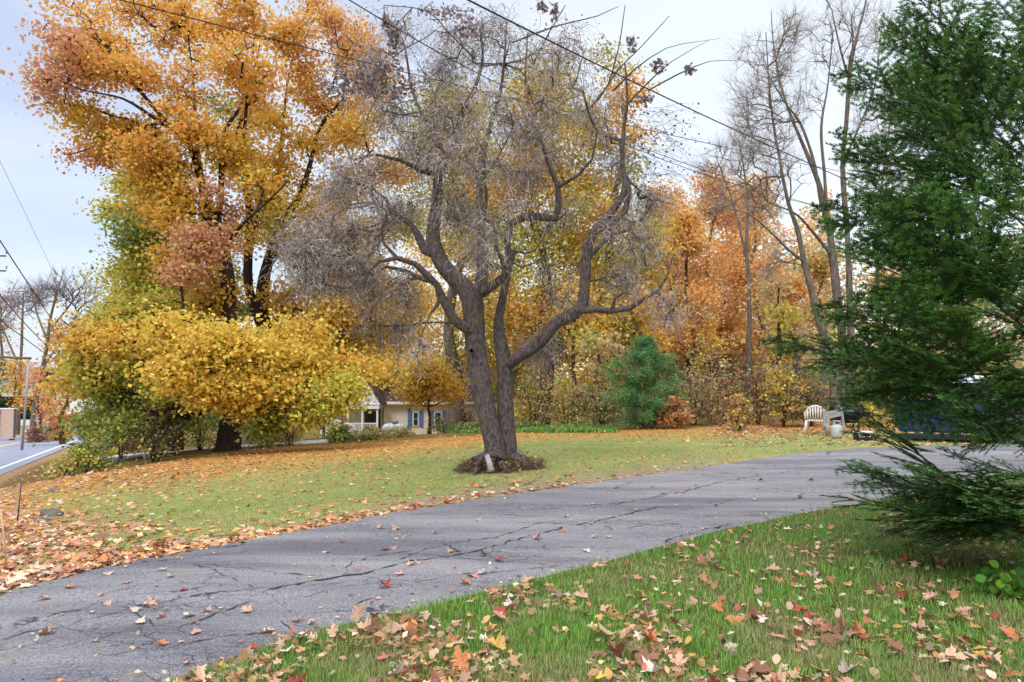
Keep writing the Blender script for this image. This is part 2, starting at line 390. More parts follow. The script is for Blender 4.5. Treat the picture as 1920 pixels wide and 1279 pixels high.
c = mixc(t, mxx.outputs[0], c, lin((46, 46, 54)))
st = ramp(t, n3.outputs['Fac'], [(.55, (0, 0, 0)), (.72, (.5, .5, .5))]); c = mixc(t, st.outputs[0], c, lin((132, 122, 114)))
n5 = noise(t, .8, 5, .7, stretch=(.25, 1.6, 1)); pt = ramp(t, n5.outputs['Fac'], [(.36, (.62, .62, .65)), (.5, (1, 1, 1)), (.66, (1.28, 1.26, 1.22))]); c = mixc(t, 1.0, c, pt.outputs[0], 'MULTIPLY')
iv = t.nodes.new('ShaderNodeMath'); iv.operation = 'SUBTRACT'; t.links.new(n2.outputs['Fac'], iv.inputs[0]); t.links.new(mxx.outputs[0], iv.inputs[1])
principled(t, c, .85, 0, bump(t, iv.outputs[0], .5, .012), .25)
M['drive'] = m
fA = [onground(*q) for q in FE[2:]]; nA = [onground(*q) for q in NE[2:]]
fA = [np.array([-16, 4.2, 0]), np.array([-9, 4.9, 0])]+fA; nA = [np.array([-16, 0.4, 0]), np.array([-6, 2.2, 0])]+nA
drive = strip('driveway', nA, fA, M['drive'], 40, .022, .05)
# traced long cracks in the asphalt: thin ribbons sunk dark
def crack(pxs, wpx=.010, seed=0):
    r = np.random.default_rng(seed); pts = [onground(*q) for q in pxs]; out_ = []
    for i in range(len(pts)-1):
        a, b = pts[i], pts[i+1]; n = max(2, int(np.linalg.norm(b-a)/.06))
        for k in range(n):
            q = a+(b-a)*k/n; out_.append(q+np.array([r.normal(0, .014), r.normal(0, .022), 0]))
    out_ = np.array(out_); d = np.gradient(out_, axis=0); d /= np.linalg.norm(d, axis=1)[:, None]+1e-9
    nrm = np.stack([-d[:, 1], d[:, 0], d[:, 0]*0], 1); wd = wpx*.68*(.1+r.random(len(out_))**2*2.0)[:, None]
    wd[0] = wd[-1] = .0005
    V = np.concatenate([out_+nrm*wd, out_-nrm*wd]); V[:, 2] = G(V[:, 0], V[:, 1])+.027; n = len(out_)
    return V, [(i, i+1, n+i+1, n+i) for i in range(n-1)]
mb = MB()
for k, (pts, wd) in enumerate([
    ([(500, 1112), (590, 1095), (680, 1082), (760, 1060), (860, 1046), (950, 1022), (1060, 992), (1150, 975), (1240, 952)], .016),
    ([(745, 1055), (800, 1035), (850, 1022), (930, 1012), (1010, 985), (1075, 985)], .010),
    ([(350, 1178), (420, 1152), (500, 1122)], .008), ([(455, 1098), (490, 1110)], .016), ([(355, 1060), (440, 1090), (460, 1098)], .006),
    ([(820, 1020), (870, 1043)], .012), ([(1360, 905), (1440, 892), (1500, 885), (1560, 882)], .010), ([(1090, 952), (1180, 945), (1260, 930), (1360, 905)], .012),
    ([(660, 1145), (700, 1130), (750, 1118)], .008), ([(530, 1170), (545, 1195)], .010), ([(350, 1215), (430, 1200), (520, 1190)], .006),
    ([(1540, 930), (1600, 926), (1640, 918)], .008), ([(540, 1130), (640, 1110), (760, 1090)], .004), ([(1240, 1020), (1300, 1003), (1380, 985)], .010),
    ([(0, 1205), (120, 1180), (250, 1150), (340, 1140)], .005), ([(60, 1150), (200, 1120), (330, 1085)], .004),
    ([(640, 1086), (660, 1060), (740, 1040), (800, 1036)], .006), ([(900, 1034), (940, 1060), (1010, 1050)], .006), ([(1120, 980), (1150, 1000), (1230, 985)], .006), ([(250, 1150), (290, 1180), (400, 1165)], .005), ([(1000, 955), (1080, 960), (1180, 945)], .007), ([(150, 1240), (300, 1225), (380, 1210)], .006),
    ([(1000, 1010), (1035, 1045)], .004), ([(1160, 960), (1300, 950), (1420, 935)], .006)]):
    mb.add(*crack(pts, wd, k))
crack_m = simple('crack_filler', (54, 52, 56), .95)
ck = mb.build('crack', crack_m, drive)
# road
m, t = mat_new('road_asphalt'); n1 = noise(t, .5, 3); n2 = noise(t, 60, 3, .7)
c = mixc(t, .5, ramp(t, n1.outputs['Fac'], [(.3, tuple(lin((128, 132, 146)))), (.7, tuple(lin((146, 150, 165))))]).outputs[0], ramp(t, n2.outputs['Fac'], [(.3, (.7, .7, .7)), (.7, (1.25, 1.25, 1.25))]).outputs[0], 'MULTIPLY')
principled(t, c, .8, 0, None, .3); M['road'] = m
def band(name, n0, n1, lift, mat, a0=-15, a1=180, st=2.0, parent=None):
    al = np.arange(a0, a1, st); V = []; 
    for n in (n0, n1):
        q = al[:, None]*RD+n*RN; V.append(np.concatenate([q, (road_plane(q[:, 0], q[:, 1])+lift)[:, None]], 1))
    k = len(al); V = np.concatenate(V); Fq = [(i, i+1, k+i+1, k+i) for i in range(k-1)]
    o = raw_mesh(name, V, Fq, [4]*len(Fq), mat)
    if parent: o.parent = parent
    else: tag(o, kind='structure')
    return o
road = band('road', 4.0, 12.6, .02, M['road'])
M['white_line'] = simple('line_paint', (225, 225, 225), .8, var=.1); M['yellow_line'] = simple('yellow_paint', (226, 190, 110), .8, var=.1)
band('edge_line', 4.5, 4.64, .026, M['white_line'], parent=road); band('edge_line', 11.9, 12.04, .026, M['white_line'], parent=road)
band('centre_line', 7.95, 8.08, .026, M['yellow_line'], parent=road); band('centre_line', 8.2, 8.33, .026, M['yellow_line'], parent=road)
# neighbour's pale drive behind the shrubs
pA = [onground(*q) for q in [(165, 882), (240, 869), (330, 858), (430, 847), (520, 838), (640, 829)]]
pB = [onground(*q) for q in [(185, 856), (240, 850), (330, 843), (430, 835), (520, 829), (640, 822)]]
strip('path', pA, pB, simple('pale_drive', (186, 184, 186), .9), 6, .02)

# ------------------------------------------------------------------ leaves, twigs, trees
def unit(v): return v/(np.linalg.norm(v, axis=-1, keepdims=True)+1e-12)
def leaf_quads(C, size, cols, droop=.5, flat=None, aspect=.8, star=False, r=R):
    """kite (or five-pointed) leaves at C; returns V, F(flat), tot, vertex colours"""
    n = len(C); size = np.broadcast_to(np.asarray(size, float), (n,))[:, None]
    ax = r.normal(size=(n, 3)); ax[:, 2] = ax[:, 2]*.6-droop
    if flat is not None: ax[:, 2] *= flat
    ax = unit(ax); nn = r.normal(size=(n, 3)); nn[:, 2] += .8 if flat is None else 4.0
    sd_ = unit(np.cross(ax, nn)); up = np.cross(sd_, ax)
    if not star:
        loc = [(0, 0, 0), (.5, .5*aspect, .08), (1, 0, -.05), (.5, -.5*aspect, .08)]
        fl = [(0, 1, 2, 3)]
        if star is None:
            loc = [(0, 0, 0), (.22, .30*aspect, .06), (.55, .42*aspect, .10), (.82, .22*aspect, .02), (1, 0, -.06), (.80, -.24*aspect, .04), (.5, -.40*aspect, .10), (.2, -.28*aspect, .05)]; fl = [(0, 1, 2, 3, 4, 5, 6, 7)]
    else:
        loc = [(0, 0, 0), (.12, .34, .05), (.42, .2, .0), (.58, .55, .10), (.68, .17, .02), (1.0, 0, -.06), (.68, -.17, .02), (.58, -.55, .10), (.42, -.2, .0), (.12, -.34, .05)]
        fl = [(0, 1, 2, 3, 4, 5, 6, 7, 8, 9)]
    k = len(loc); V = np.empty((n, k, 3))
    cw = r.normal(.0, .8, (n, 1))
    for i, (a, b, c_) in enumerate(loc):
        V[:, i] = C+(ax*a+sd_*b+up*(c_+cw*.25*(abs(b)+a*a*.5)))*size
    Fi = np.concatenate([(np.arange(n)*k)[:, None]+np.array(f)[None] for f in fl], 0)
    return V.reshape(-1, 3), Fi.ravel(), np.full(len(Fi), len(fl[0])), np.repeat(cols, k, 0)
def pick(pal, n, r=R, jit=.12):
    p = lin(np.array(pal)); i = r.integers(0, len(p), n); c = p[i]*(1+r.normal(0, jit, (n, 1)))
    return np.clip(c*(1+r.normal(0, .05, (n, 3))), .003, .85)
def edges_mesh(a, b, ra, rb, k=4):
    n = len(a); d = unit(b-a); ref = np.where(np.abs(d[:, 2:3]) > .9, np.array([[1., 0, 0]]), np.array([[0, 0, 1.]]))
    u = unit(np.cross(d, ref)); v = np.cross(d, u); V = np.empty((n, 2*k, 3))
    for j in range(k):
        an = 2*math.pi*j/k; q = u*math.cos(an)+v*math.sin(an)
        V[:, j] = a+q*ra[:, None]; V[:, k+j] = b+q*rb[:, None]
    Fl = np.array([(j, (j+1) % k, k+(j+1) % k, k+j) for j in range(k)])
    Fi = (np.arange(n)*2*k)[:, None, None]+Fl[None]
    return V.reshape(-1, 3), Fi.reshape(-1), np.full(n*k, 4)
def cat(parts):
    V = []; Fl = []; T = []; C = []; off = 0
    for p in parts:
        V.append(p[0]); Fl.append(np.asarray(p[1]).ravel()+off); T.append(p[2]); off += len(p[0])
        if len(p) > 3: C.append(p[3])
    return [np.concatenate(V), np.concatenate(Fl), np.concatenate(T)]+([np.concatenate(C)] if C else [])
def twigs(starts, dirs, length, r0, seg=4, grav=-.3, wob=.25, k=3, r=R):
    """many short curved shoots"""
    n = len(starts); p = starts.copy(); d = unit(dirs); out_ = []
    length = np.broadcast_to(length, (n,)); r0 = np.broadcast_to(r0, (n,)); tips = [p.copy()]
    for s in range(seg):
        q = p+d*(length/seg)[:, None]
        out_.append(edges_mesh(p, q, r0*(1-s/seg*.75), r0*(1-(s+1)/seg*.75), k))
        p = q; tips.append(p.copy()); d = unit(d+r.normal(0, wob, (n, 3))+np.array([0, 0, grav/seg*2]))
    return cat(out_), tips
def smooth_poly(pts, rad, step):
    pts = np.asarray(pts, float); rad = np.asarray(rad, float)
    n = len(pts); O = []; Q = []
    for i in range(n-1):
        p0, p1, p2, p3 = pts[max(i-1, 0)], pts[i], pts[i+1], pts[min(i+2, n-1)]
        m_ = max(1, int(np.linalg.norm(p2-p1)/step))
        for s in range(m_):
            t_ = s/m_; O.append(.5*((2*p1)+(-p0+p2)*t_+(2*p0-5*p1+4*p2-p3)*t_**2+(-p0+3*p1-3*p2+p3)*t_**3)); Q.append(rad[i]*(1-t_)+rad[i+1]*t_)
    O.append(pts[-1]); Q.append(rad[-1]); return np.array(O), np.array(Q)
def bark_tube(O, Q, k, bumpy, seed):
    r = np.random.default_rng(seed); n = len(O); T = unit(np.gradient(O, axis=0)); u = None; V = []
    ph = r.uniform(0, 6.28, 6)
    s = np.concatenate([[0], np.cumsum(np.linalg.norm(np.diff(O, axis=0), axis=1))])
    for i in range(n):
        t_ = T[i]
        if u is None: u = np.cross(t_, [0.3, 1, .1])
        u = u-t_*np.dot(u, t_); u /= np.linalg.norm(u)+1e-9; v = np.cross(t_, u)
        a = np.arange(k)*2*math.pi/k
        rr = Q[i]*(1+bumpy*(np.sin(2*a+ph[0]+s[i]*1.7)+.7*np.sin(3*a+ph[1]-s[i]*2.6)+.5*np.sin(5*a+ph[2]+s[i]*4)+r.normal(0, .35, k)))
        V.append(O[i]+(np.cos(a)[:, None]*u+np.sin(a)[:, None]*v)*rr[:, None])
    ix = np.arange(n*k).reshape(n, k); nx_ = np.roll(ix, -1, 1)
    Fq = np.stack([ix[:-1], nx_[:-1], nx_[1:], ix[1:]], -1).reshape(-1, 4)
    return np.concatenate(V), Fq.ravel(), np.full(len(Fq), 4)

class Tree:
    """traced limbs + branches grown to reach the places where the crown is"""
    def __init__(s, name, label, catg, base, group=None, bark='bark_maple', seed=0):
        s.root = empty(name, base, label, catg, group); s.r = np.random.default_rng(seed); s.nodes = []; s.par = []; s.fix = []; s.plen = []; s.tubes = []; s.seed = seed
        s.bark = M[bark]; s.tips = []; s.rs = 1.0
    def limb(s, pts, rad, k=12, step=.25, bumpy=.05):
        O, Q = smooth_poly(pts, rad, step); Q = Q*s.rs
        s.tubes.append(bark_tube(O, Q, k, bumpy, s.seed+len(s.tubes)))
        start = len(s.nodes); pl0 = 0; par0 = -1
        if s.nodes:
            d = np.linalg.norm(np.array(s.nodes)-O[0], axis=1); par0 = int(d.argmin()); pl0 = s.plen[par0]
        for i in range(len(O)):
            s.nodes.append(O[i]); s.par.append(par0 if i == 0 else start+i-1); s.fix.append(Q[i])
            s.plen.append(pl0 if i == 0 else s.plen[-1]+np.linalg.norm(O[i]-O[i-1]))
    def grow(s, A, alpha=.25, tip=.006, minr=None, bend=.22, grav=.15, zmin=None, expo=2.4, k=5, startr=None, maxk=.6):
        nodes = np.array(s.nodes); cap = len(nodes)+len(A)*5+10
        Nn = np.zeros((cap, 3)); Nn[:len(nodes)] = nodes; pl = np.zeros(cap); pl[:len(nodes)] = s.plen
        par = list(s.par); fix = list(s.fix); cnt = len(nodes); f0 = cnt
        ok0 = np.zeros(cap, bool); ok0[:cnt] = True
        if zmin is not None: ok0[:cnt] = nodes[:, 2] > zmin
        d0 = np.array([np.min(np.linalg.norm(nodes-a, axis=1)) for a in A])
        for a in np.asarray(A)[np.argsort(d0)]:
            d = np.linalg.norm(Nn[:cnt]-a, axis=1)
            j = int(np.argmin(np.where(ok0[:cnt], d+alpha*pl[:cnt]+.5*np.maximum(Nn[:cnt, 2]-a[2]+.0, 0)*grav, 1e9)))
            p0 = Nn[j].copy(); D = np.linalg.norm(a-p0)
            m_ = max(1, min(4, int(D/.35)+1)); off = s.r.normal(0, bend*D, 3)*.35; off[2] += -abs(D)*grav
            prev = j
            for q in range(1, m_+1):
                t_ = q/m_; pos = p0+(a-p0)*t_+off*math.sin(math.pi*t_)*.6
                Nn[cnt] = pos; pl[cnt] = pl[prev]+D/m_; par.append(prev); fix.append(0); ok0[cnt] = True; prev = cnt; cnt += 1
            s.tips.append(a)
        rad = np.zeros(cnt); ch = np.zeros(cnt)
        for i in range(cnt-1, -1, -1):
            rr = max(ch[i]**(1/expo) if ch[i] > 0 else tip, tip)
            rad[i] = fix[i] if fix[i] > 0 else rr
            if par[i] >= 0: ch[par[i]] += min(rad[i], rad[i])**expo if i >= f0 else 0
        par = np.array(par); I = np.arange(f0, cnt); pa = par[I]
        ra = np.minimum(rad[pa], rad[I]*1.35)
        big = rad[I] > .02
        parts = [edges_mesh(Nn[pa][mm], Nn[I][mm], ra[mm], rad[I][mm], kk) for mm, kk in ((big, 7), (~big, 4)) if mm.any()]
        s.grown = cat(parts); s.gn = Nn[f0:cnt]; s.gp = Nn[pa]; s.gr = rad[I]
    def wood(s, name='trunk'):
        return raw_mesh(name, *cat(s.tubes+[s.grown]), s.bark, s.root, None, True)
    def branches(s): pass

def blob_points(blobs, r, key=None):
    """blobs: (px,py,rx,ry,Y,n,palette,[dy]) -> points within ellipsoids"""
    pts = []; pal = []
    for b in blobs:
        px, py, rx, ry, Y, n, pl = b[:7]
        s = Y/F; k = max(2, n//9); E_ = np.array([rx*s, max(rx, ry)*s*.95, ry*s]); c = P(px, py, Y)
        cc = c+unit(r.normal(size=(k, 3)))*(r.random((k, 1))**.5)*E_*.85; i = r.integers(0, k, n)
        pts.append(cc[i]+unit(r.normal(size=(n, 3)))*(r.random((n, 1))**.5)*E_*r.uniform(.3, .62, (n, 1))); pal += [pl]*n
    return np.concatenate(pts), pal
def foliage(tree, A, pals, per, spread, size, pal, name='crown', droop=.5, star=False, mat='leaf', sq=(1, 1, .6), aspect=.85):
    r = tree.r; n = len(A)*per; C = np.repeat(A, per, 0)+r.normal(size=(n, 3))*spread*np.array(sq)
    cols = np.empty((n, 3)); pals = np.repeat(np.array(pals, dtype=object), per)
    for k in set(pals):
        mk = pals == k; cols[mk] = pick(pal[k], int(mk.sum()), r)
    cl = np.repeat(1+r.normal(0, .13, (len(A), 1)), per, 0); cols = np.clip(cols*cl, .002, .85)
    return raw_mesh(name, *leaf_quads(C, size*(1+r.normal(0, .2, n)).clip(.5, 1.6), cols, droop, None, aspect, star, r), M[mat], tree.root) if False else _fol(tree, C, size, cols, droop, aspect, star, name, mat, r)
def _fol(tree, C, size, cols, droop, aspect, star, name, mat, r):
    V, Fi, T, cc = leaf_quads(C, size*(1+r.normal(0, .2, len(C))).clip(.5, 1.6), cols, droop, None, aspect, star, r)
    return raw_mesh(name, V, Fi, T, M[mat], tree.root, cc)

PAL = {
 'orange': [(238, 182, 92), (232, 166, 86), (242, 194, 96), (228, 158, 90), (236, 188, 88), (240, 178, 98)],
 'amber': [(238, 190, 84), (230, 174, 74), (240, 198, 96), (224, 174, 76), (214, 178, 82)],
 'rust': [(220, 152, 104), (210, 142, 106), (224, 160, 110), (202, 140, 114), (226, 166, 98)],
 'pink': [(216, 164, 128), (206, 156, 134), (222, 170, 124), (210, 152, 120), (226, 184, 120)],
 'yellow': [(244, 206, 92), (238, 194, 84), (248, 214, 108), (232, 188, 84), (240, 182, 84), (226, 196, 90)],
 'yelgreen': [(210, 200, 90), (194, 190, 86), (224, 204, 92), (176, 180, 84), (214, 186, 86)],
 'green': [(158, 170, 84), (142, 160, 80), (178, 180, 88), (128, 150, 80), (194, 186, 88)],
 'deepgreen': [(94, 124, 72), (106, 134, 74), (82, 112, 70), (122, 142, 78)],
 'tan': [(212, 186, 138), (198, 170, 126), (220, 190, 130), (192, 168, 130), (222, 194, 146)],
 'redor': [(240, 170, 104), (242, 178, 104), (234, 158, 100), (242, 186, 108), (230, 164, 108)],
 'peach': [(240, 186, 124), (236, 176, 114), (242, 194, 124), (232, 174, 120), (234, 168, 106), (236, 200, 120)],
 'brown': [(166, 140, 112), (180, 150, 116), (150, 126, 106), (190, 162, 120)],
 'maroon': [(168, 124, 112), (178, 128, 112), (156, 120, 112), (184, 136, 120)],
 'olive': [(182, 178, 112), (168, 168, 106), (194, 186, 114), (156, 160, 102), (202, 188, 116)],
}
def px_limb(pts, Y0, scale=1.0):
    """[(px,py,r_px[,dY])] -> points, radii"""
    Pn = []; Rn = []
    for q in pts:
        Y = Y0+(q[3] if len(q) > 3 else 0); Pn.append(P(q[0], q[1], Y)); Rn.append(q[2]*Y/F*scale)
    return Pn, Rn
def dY_blobs(blobs, Y, r, jit):
    return [(b[0], b[1], b[2], b[3], Y+(b[6] if len(b) > 6 else r.uniform(-jit, jit)), b[4], b[5]) for b in blobs]

# ---- the great maple
Y0 = 25.0
T = Tree('maple_tree', 'tall orange and gold maple, its thick dark trunk on the left of the lawn', 'maple tree', P(428, 845, Y0), 'maples on the left of the lawn', seed=1)
T.limb(*px_limb([(426, 852, 30), (428, 838, 24), (432, 800, 20.5), (438, 740, 19), (434, 680, 16), (430, 600, 14), (428, 540, 13), (418, 470, 12), (403, 425, 11), (382, 360, 8.5), (360, 280, 6.5, -.5), (322, 240, 5, -.8), (270, 180, 3.4, -1), (215, 110, 2, -1.2), (170, 50, 1.3, -1.5)], Y0), k=18, bumpy=.035)
T.limb(*px_limb([(405, 428, 8), (414, 370, 6), (416, 300, 5), (425, 240, 4, .5), (450, 200, 3, .6), (470, 130, 2, .8), (480, 40, 1.2, 1)], Y0))
T.limb(*px_limb([(382, 360, 6), (372, 300, 5, .6), (366, 220, 3.6, 1), (362, 150, 2.2, 1.3), (352, 60, 1.2, 1.4)], Y0))
T.limb(*px_limb([(325, 248, 4, -.8), (280, 215, 3.2, -1.5), (230, 185, 2.2, -2), (160, 170, 1.3, -2.3), (105, 150, .9, -2.4)], Y0))
T.limb(*px_limb([(436, 740, 12), (400, 722, 8, -1.2), (350, 752, 6, -2), (300, 772, 4, -2.4), (270, 770, 2, -2.8)], Y0))
T.limb(*px_limb([(436, 725, 11), (480, 690, 7, -1.3), (540, 680, 5, -2), (600, 705, 3, -2.6), (640, 740, 2, -3)], Y0))
T.limb(*px_limb([(431, 680, 10), (395, 640, 7, -1), (330, 625, 5, -2), (260, 640, 3, -2.5), (200, 660, 2, -2.5)], Y0))
T.limb(*px_limb([(430, 660, 8), (420, 640, 6, -2), (400, 650, 4, -3.2), (380, 670, 2, -4)], Y0))
T.limb(*px_limb([(428, 560, 7), (405, 530, 5, .5), (370, 500, 3.5, 1), (320, 480, 2.5, 1), (270, 470, 1.5, 1)], Y0))
T.limb(*px_limb([(418, 470, 6), (440, 440, 4, -1), (455, 420, 3, -1.5), (500, 380, 2, -2), (540, 340, 1.3, -2)], Y0))
B = [(190, 60, 90, 60, 46, 'orange'), (260, 20, 90, 50, 34, 'orange'), (120, 160, 60, 40, 24, 'pink'), (150, 115, 60, 40, 22, 'rust'), (250, 130, 90, 60, 44, 'orange'), (180, 220, 80, 40, 36, 'amber'),
     (350, 60, 90, 60, 46, 'orange'), (440, 30, 90, 50, 44, 'orange'), (350, 160, 80, 50, 24, 'orange'), (450, 110, 80, 60, 38, 'orange'), (530, 60, 60, 60, 34, 'orange'),
     (250, 250, 80, 40, 40, 'amber'), (340, 250, 70, 40, 26, 'orange'), (190, 280, 60, 30, 24, 'rust'), (420, 250, 70, 40, 20, 'amber'), (500, 180, 50, 50, 14, 'orange'),
     (150, 90, 70, 40, 20, 'pink'), (300, 330, 70, 50, 40, 'amber'), (280, 290, 70, 40, 30, 'orange'),
     (380, 470, 60, 40, 30, 'pink', -2), (350, 510, 40, 30, 16, 'pink', -2), (430, 380, 50, 40, 12, 'pink', -1), (470, 350, 50, 50, 14, 'amber'), 
     (200, 640, 70, 50, 50, 'amber', -1), (180, 690, 60, 50, 46, 'yelgreen', -1), (230, 750, 90, 60, 90, 'green', 0), (150, 720, 50, 40, 26, 'amber', 0), (250, 650, 80, 40, 50, 'amber', -2), (300, 770, 80, 40, 50, 'green', .5), (180, 790, 50, 35, 30, 'green', .5), (250, 590, 70, 40, 40, 'yelgreen', 0), (340, 585, 80, 35, 40, 'yelgreen', 1), (390, 560, 50, 30, 24, 'amber', 0), (420, 440, 60, 50, 26, 'amber', 1), (330, 400, 60, 60, 40, 'amber', -1), (330, 490, 50, 40, 24, 'amber', -1), (460, 300, 50, 50, 20, 'amber', 0), (560, 640, 60, 45, 40, 'yellow', -2), (650, 690, 50, 30, 26, 'amber', -2), (330, 630, 80, 40, 60, 'yellow', -3), (300, 690, 80, 50, 60, 'yelgreen', -2),
     (420, 640, 80, 45, 66, 'yellow', -4), (480, 670, 60, 40, 46, 'yellow', -3.5), (370, 700, 80, 40, 56, 'yellow', -4), (330, 730, 40, 20, 12, 'yelgreen', -2),
     (460, 720, 50, 25, 24, 'yellow', -4), (520, 730, 60, 45, 48, 'yellow', -3.5), (590, 700, 60, 50, 50, 'yellow', -2.5), (570, 760, 60, 28, 40, 'yelgreen', -3), (500, 770, 40, 22, 22, 'green', -3), (640, 725, 40, 35, 34, 'yelgreen', -3), (385, 745, 25, 30, 12, 'yellow', -4), (470, 755, 25, 26, 14, 'yellow', -3.6), (590, 778, 34, 20, 18, 'yelgreen', -3), (520, 786, 26, 16, 12, 'green', -2.5), (300, 740, 40, 30, 16, 'yelgreen', -1),
     (250, 790, 50, 20, 20, 'green', -1)]
A_, pl = blob_points([q[:5]+(int(q[5]*1.6),)+q[6:] for q in dY_blobs(B, Y0, T.r, 2.4)], T.r)
T.grow(A_, zmin=1.0, tip=.015, expo=2.6)
T.wood(); T.branches()
foliage(T, A_, pl, 34, .33, .125, PAL, sq=(1, 1, .62))

# ---- second maple, close behind
Y0 = 29.0
T = Tree('maple_tree', 'golden maple with thin upright limbs, rising just right of the thick dark trunk', 'maple tree', [P(498, 828, Y0)[0], Y0, g1(P(498, 828, Y0)[0], Y0)], 'maples on the left of the lawn', seed=2)
b = T.root.location
T.limb([tuple(b-Vector((0, 0, .1))), P(497, 760, Y0), P(495, 640, Y0), P(492, 560, Y0), P(500, 500, Y0), P(528, 420, Y0), P(560, 370, Y0), P(578, 320, Y0), P(600, 240, Y0), P(640, 190, Y0)], [.42, .33, .3, .26, .2, .15, .12, .1, .07, .04], k=14)
T.limb(*px_limb([(495, 620, 10), (475, 570, 9), (465, 530, 9), (466, 470, 8), (468, 400, 7), (458, 330, 6), (444, 265, 4.5), (462, 190, 3), (480, 120, 2), (495, 40, 1)], Y0))
T.limb(*px_limb([(466, 470, 6), (485, 390, 4.5), (520, 340, 4), (530, 240, 3), (540, 150, 2), (560, 60, 1)], Y0))
T.limb(*px_limb([(500, 500, 6), (560, 440, 4.5), (620, 380, 3.5), (660, 320, 2.4), (700, 280, 1.4)], Y0))
B = [(560, 130, 60, 60, 26, 'orange'), (620, 60, 60, 60, 14, 'pink'), (660, 110, 70, 60, 44, 'orange'), (700, 170, 50, 50, 26, 'orange'), (640, 190, 50, 40, 24, 'orange'), (620, 260, 70, 50, 30, 'amber'), (690, 250, 60, 50, 28, 'amber'),
     (540, 250, 50, 40, 20, 'amber'), (500, 300, 50, 40, 18, 'amber'), (560, 330, 60, 40, 28, 'amber'), (640, 330, 60, 40, 24, 'amber'), (600, 400, 60, 50, 30, 'amber'), (520, 420, 50, 40, 24, 'yelgreen'), (470, 430, 40, 40, 16, 'amber'),
     (450, 300, 50, 40, 18, 'yelgreen'), (430, 230, 50, 40, 14, 'green'), (660, 450, 70, 60, 40, 'amber'), (580, 480, 60, 40, 26, 'yelgreen'), (640, 540, 90, 50, 50, 'amber'), (540, 560, 60, 40, 30, 'amber'), (600, 620, 80, 50, 56, 'amber'), (700, 600, 80, 60, 56, 'amber'), (460, 590, 60, 30, 30, 'green'),
     (540, 640, 60, 50, 36, 'yellow'), (640, 665, 50, 45, 44, 'yellow'), (745, 640, 55, 42, 40, 'amber'), (720, 330, 60, 50, 26, 'orange'), (740, 420, 60, 60, 30, 'yelgreen'), (610, 10, 60, 30, 14, 'orange'), (650, 590, 70, 50, 60, 'amber'), (690, 690, 40, 25, 30, 'yellow'), (620, 730, 50, 30, 34, 'yelgreen'), (760, 560, 60, 50, 40, 'amber'), (560, 420, 60, 50, 30, 'amber'), (500, 380, 50, 40, 24, 'amber'), (690, 500, 60, 60, 40, 'amber'), (480, 240, 50, 50, 20, 'orange')]
A_, pl = blob_points(dY_blobs(B, Y0, T.r, 2.2), T.r)
T.grow(A_, zmin=1.0, tip=.015, expo=2.6); T.wood(); T.branches(); foliage(T, A_, pl, 56, .38, .13, PAL, sq=(1, 1, .62))

# ---- green one behind to the left
Y0 = 31.0
x0 = P(330, 800, Y0)[0]
T = Tree('maple_tree', 'greenish yellow maple filling the left side behind the tall orange crown', 'maple tree', (x0, Y0, g1(x0, Y0)), 'maples on the left of the lawn', seed=3)
b = T.root.location
T.limb([tuple(b-Vector((0, 0, .1))), P(332, 740, Y0), P(325, 640, Y0), P(318, 520, Y0), P(300, 400, Y0), P(290, 320, Y0)], [.32, .25, .2, .15, .1, .05], k=10)
B = [(250, 280, 60, 30, 22, 'yelgreen'), (300, 330, 70, 50, 50, 'green'), (250, 340, 50, 40, 34, 'yelgreen'), (290, 400, 80, 50, 66, 'yelgreen'), (250, 440, 50, 40, 44, 'green'), (240, 490, 50, 40, 44, 'green'), (320, 460, 70, 50, 50, 'green'), (260, 550, 70, 50, 66, 'yelgreen'), (340, 560, 80, 50, 66, 'green'),
     (300, 510, 60, 50, 44, 'yelgreen'), (210, 590, 50, 35, 34, 'yelgreen'), (390, 590, 50, 30, 30, 'green'), (420, 520, 60, 50, 40, 'yelgreen'), (340, 590, 90, 40, 60, 'green'), (220, 540, 50, 50, 40, 'yelgreen'), (230, 620, 70, 40, 50, 'yelgreen'), (370, 420, 60, 50, 40, 'yelgreen'), (300, 620, 100, 40, 50, 'green'), (230, 690, 80, 50, 44, 'green'), (330, 700, 80, 50, 44, 'green'), (200, 760, 60, 40, 36, 'green'), (330, 780, 60, 30, 28, 'deepgreen'), (400, 780, 40, 30, 16, 'deepgreen')]
A_, pl = blob_points(dY_blobs(B, Y0, T.r, 2.0), T.r)
T.grow(A_, zmin=.2, tip=.010); T.wood(); T.branches(); foliage(T, A_, pl, 44, .37, .13, PAL)

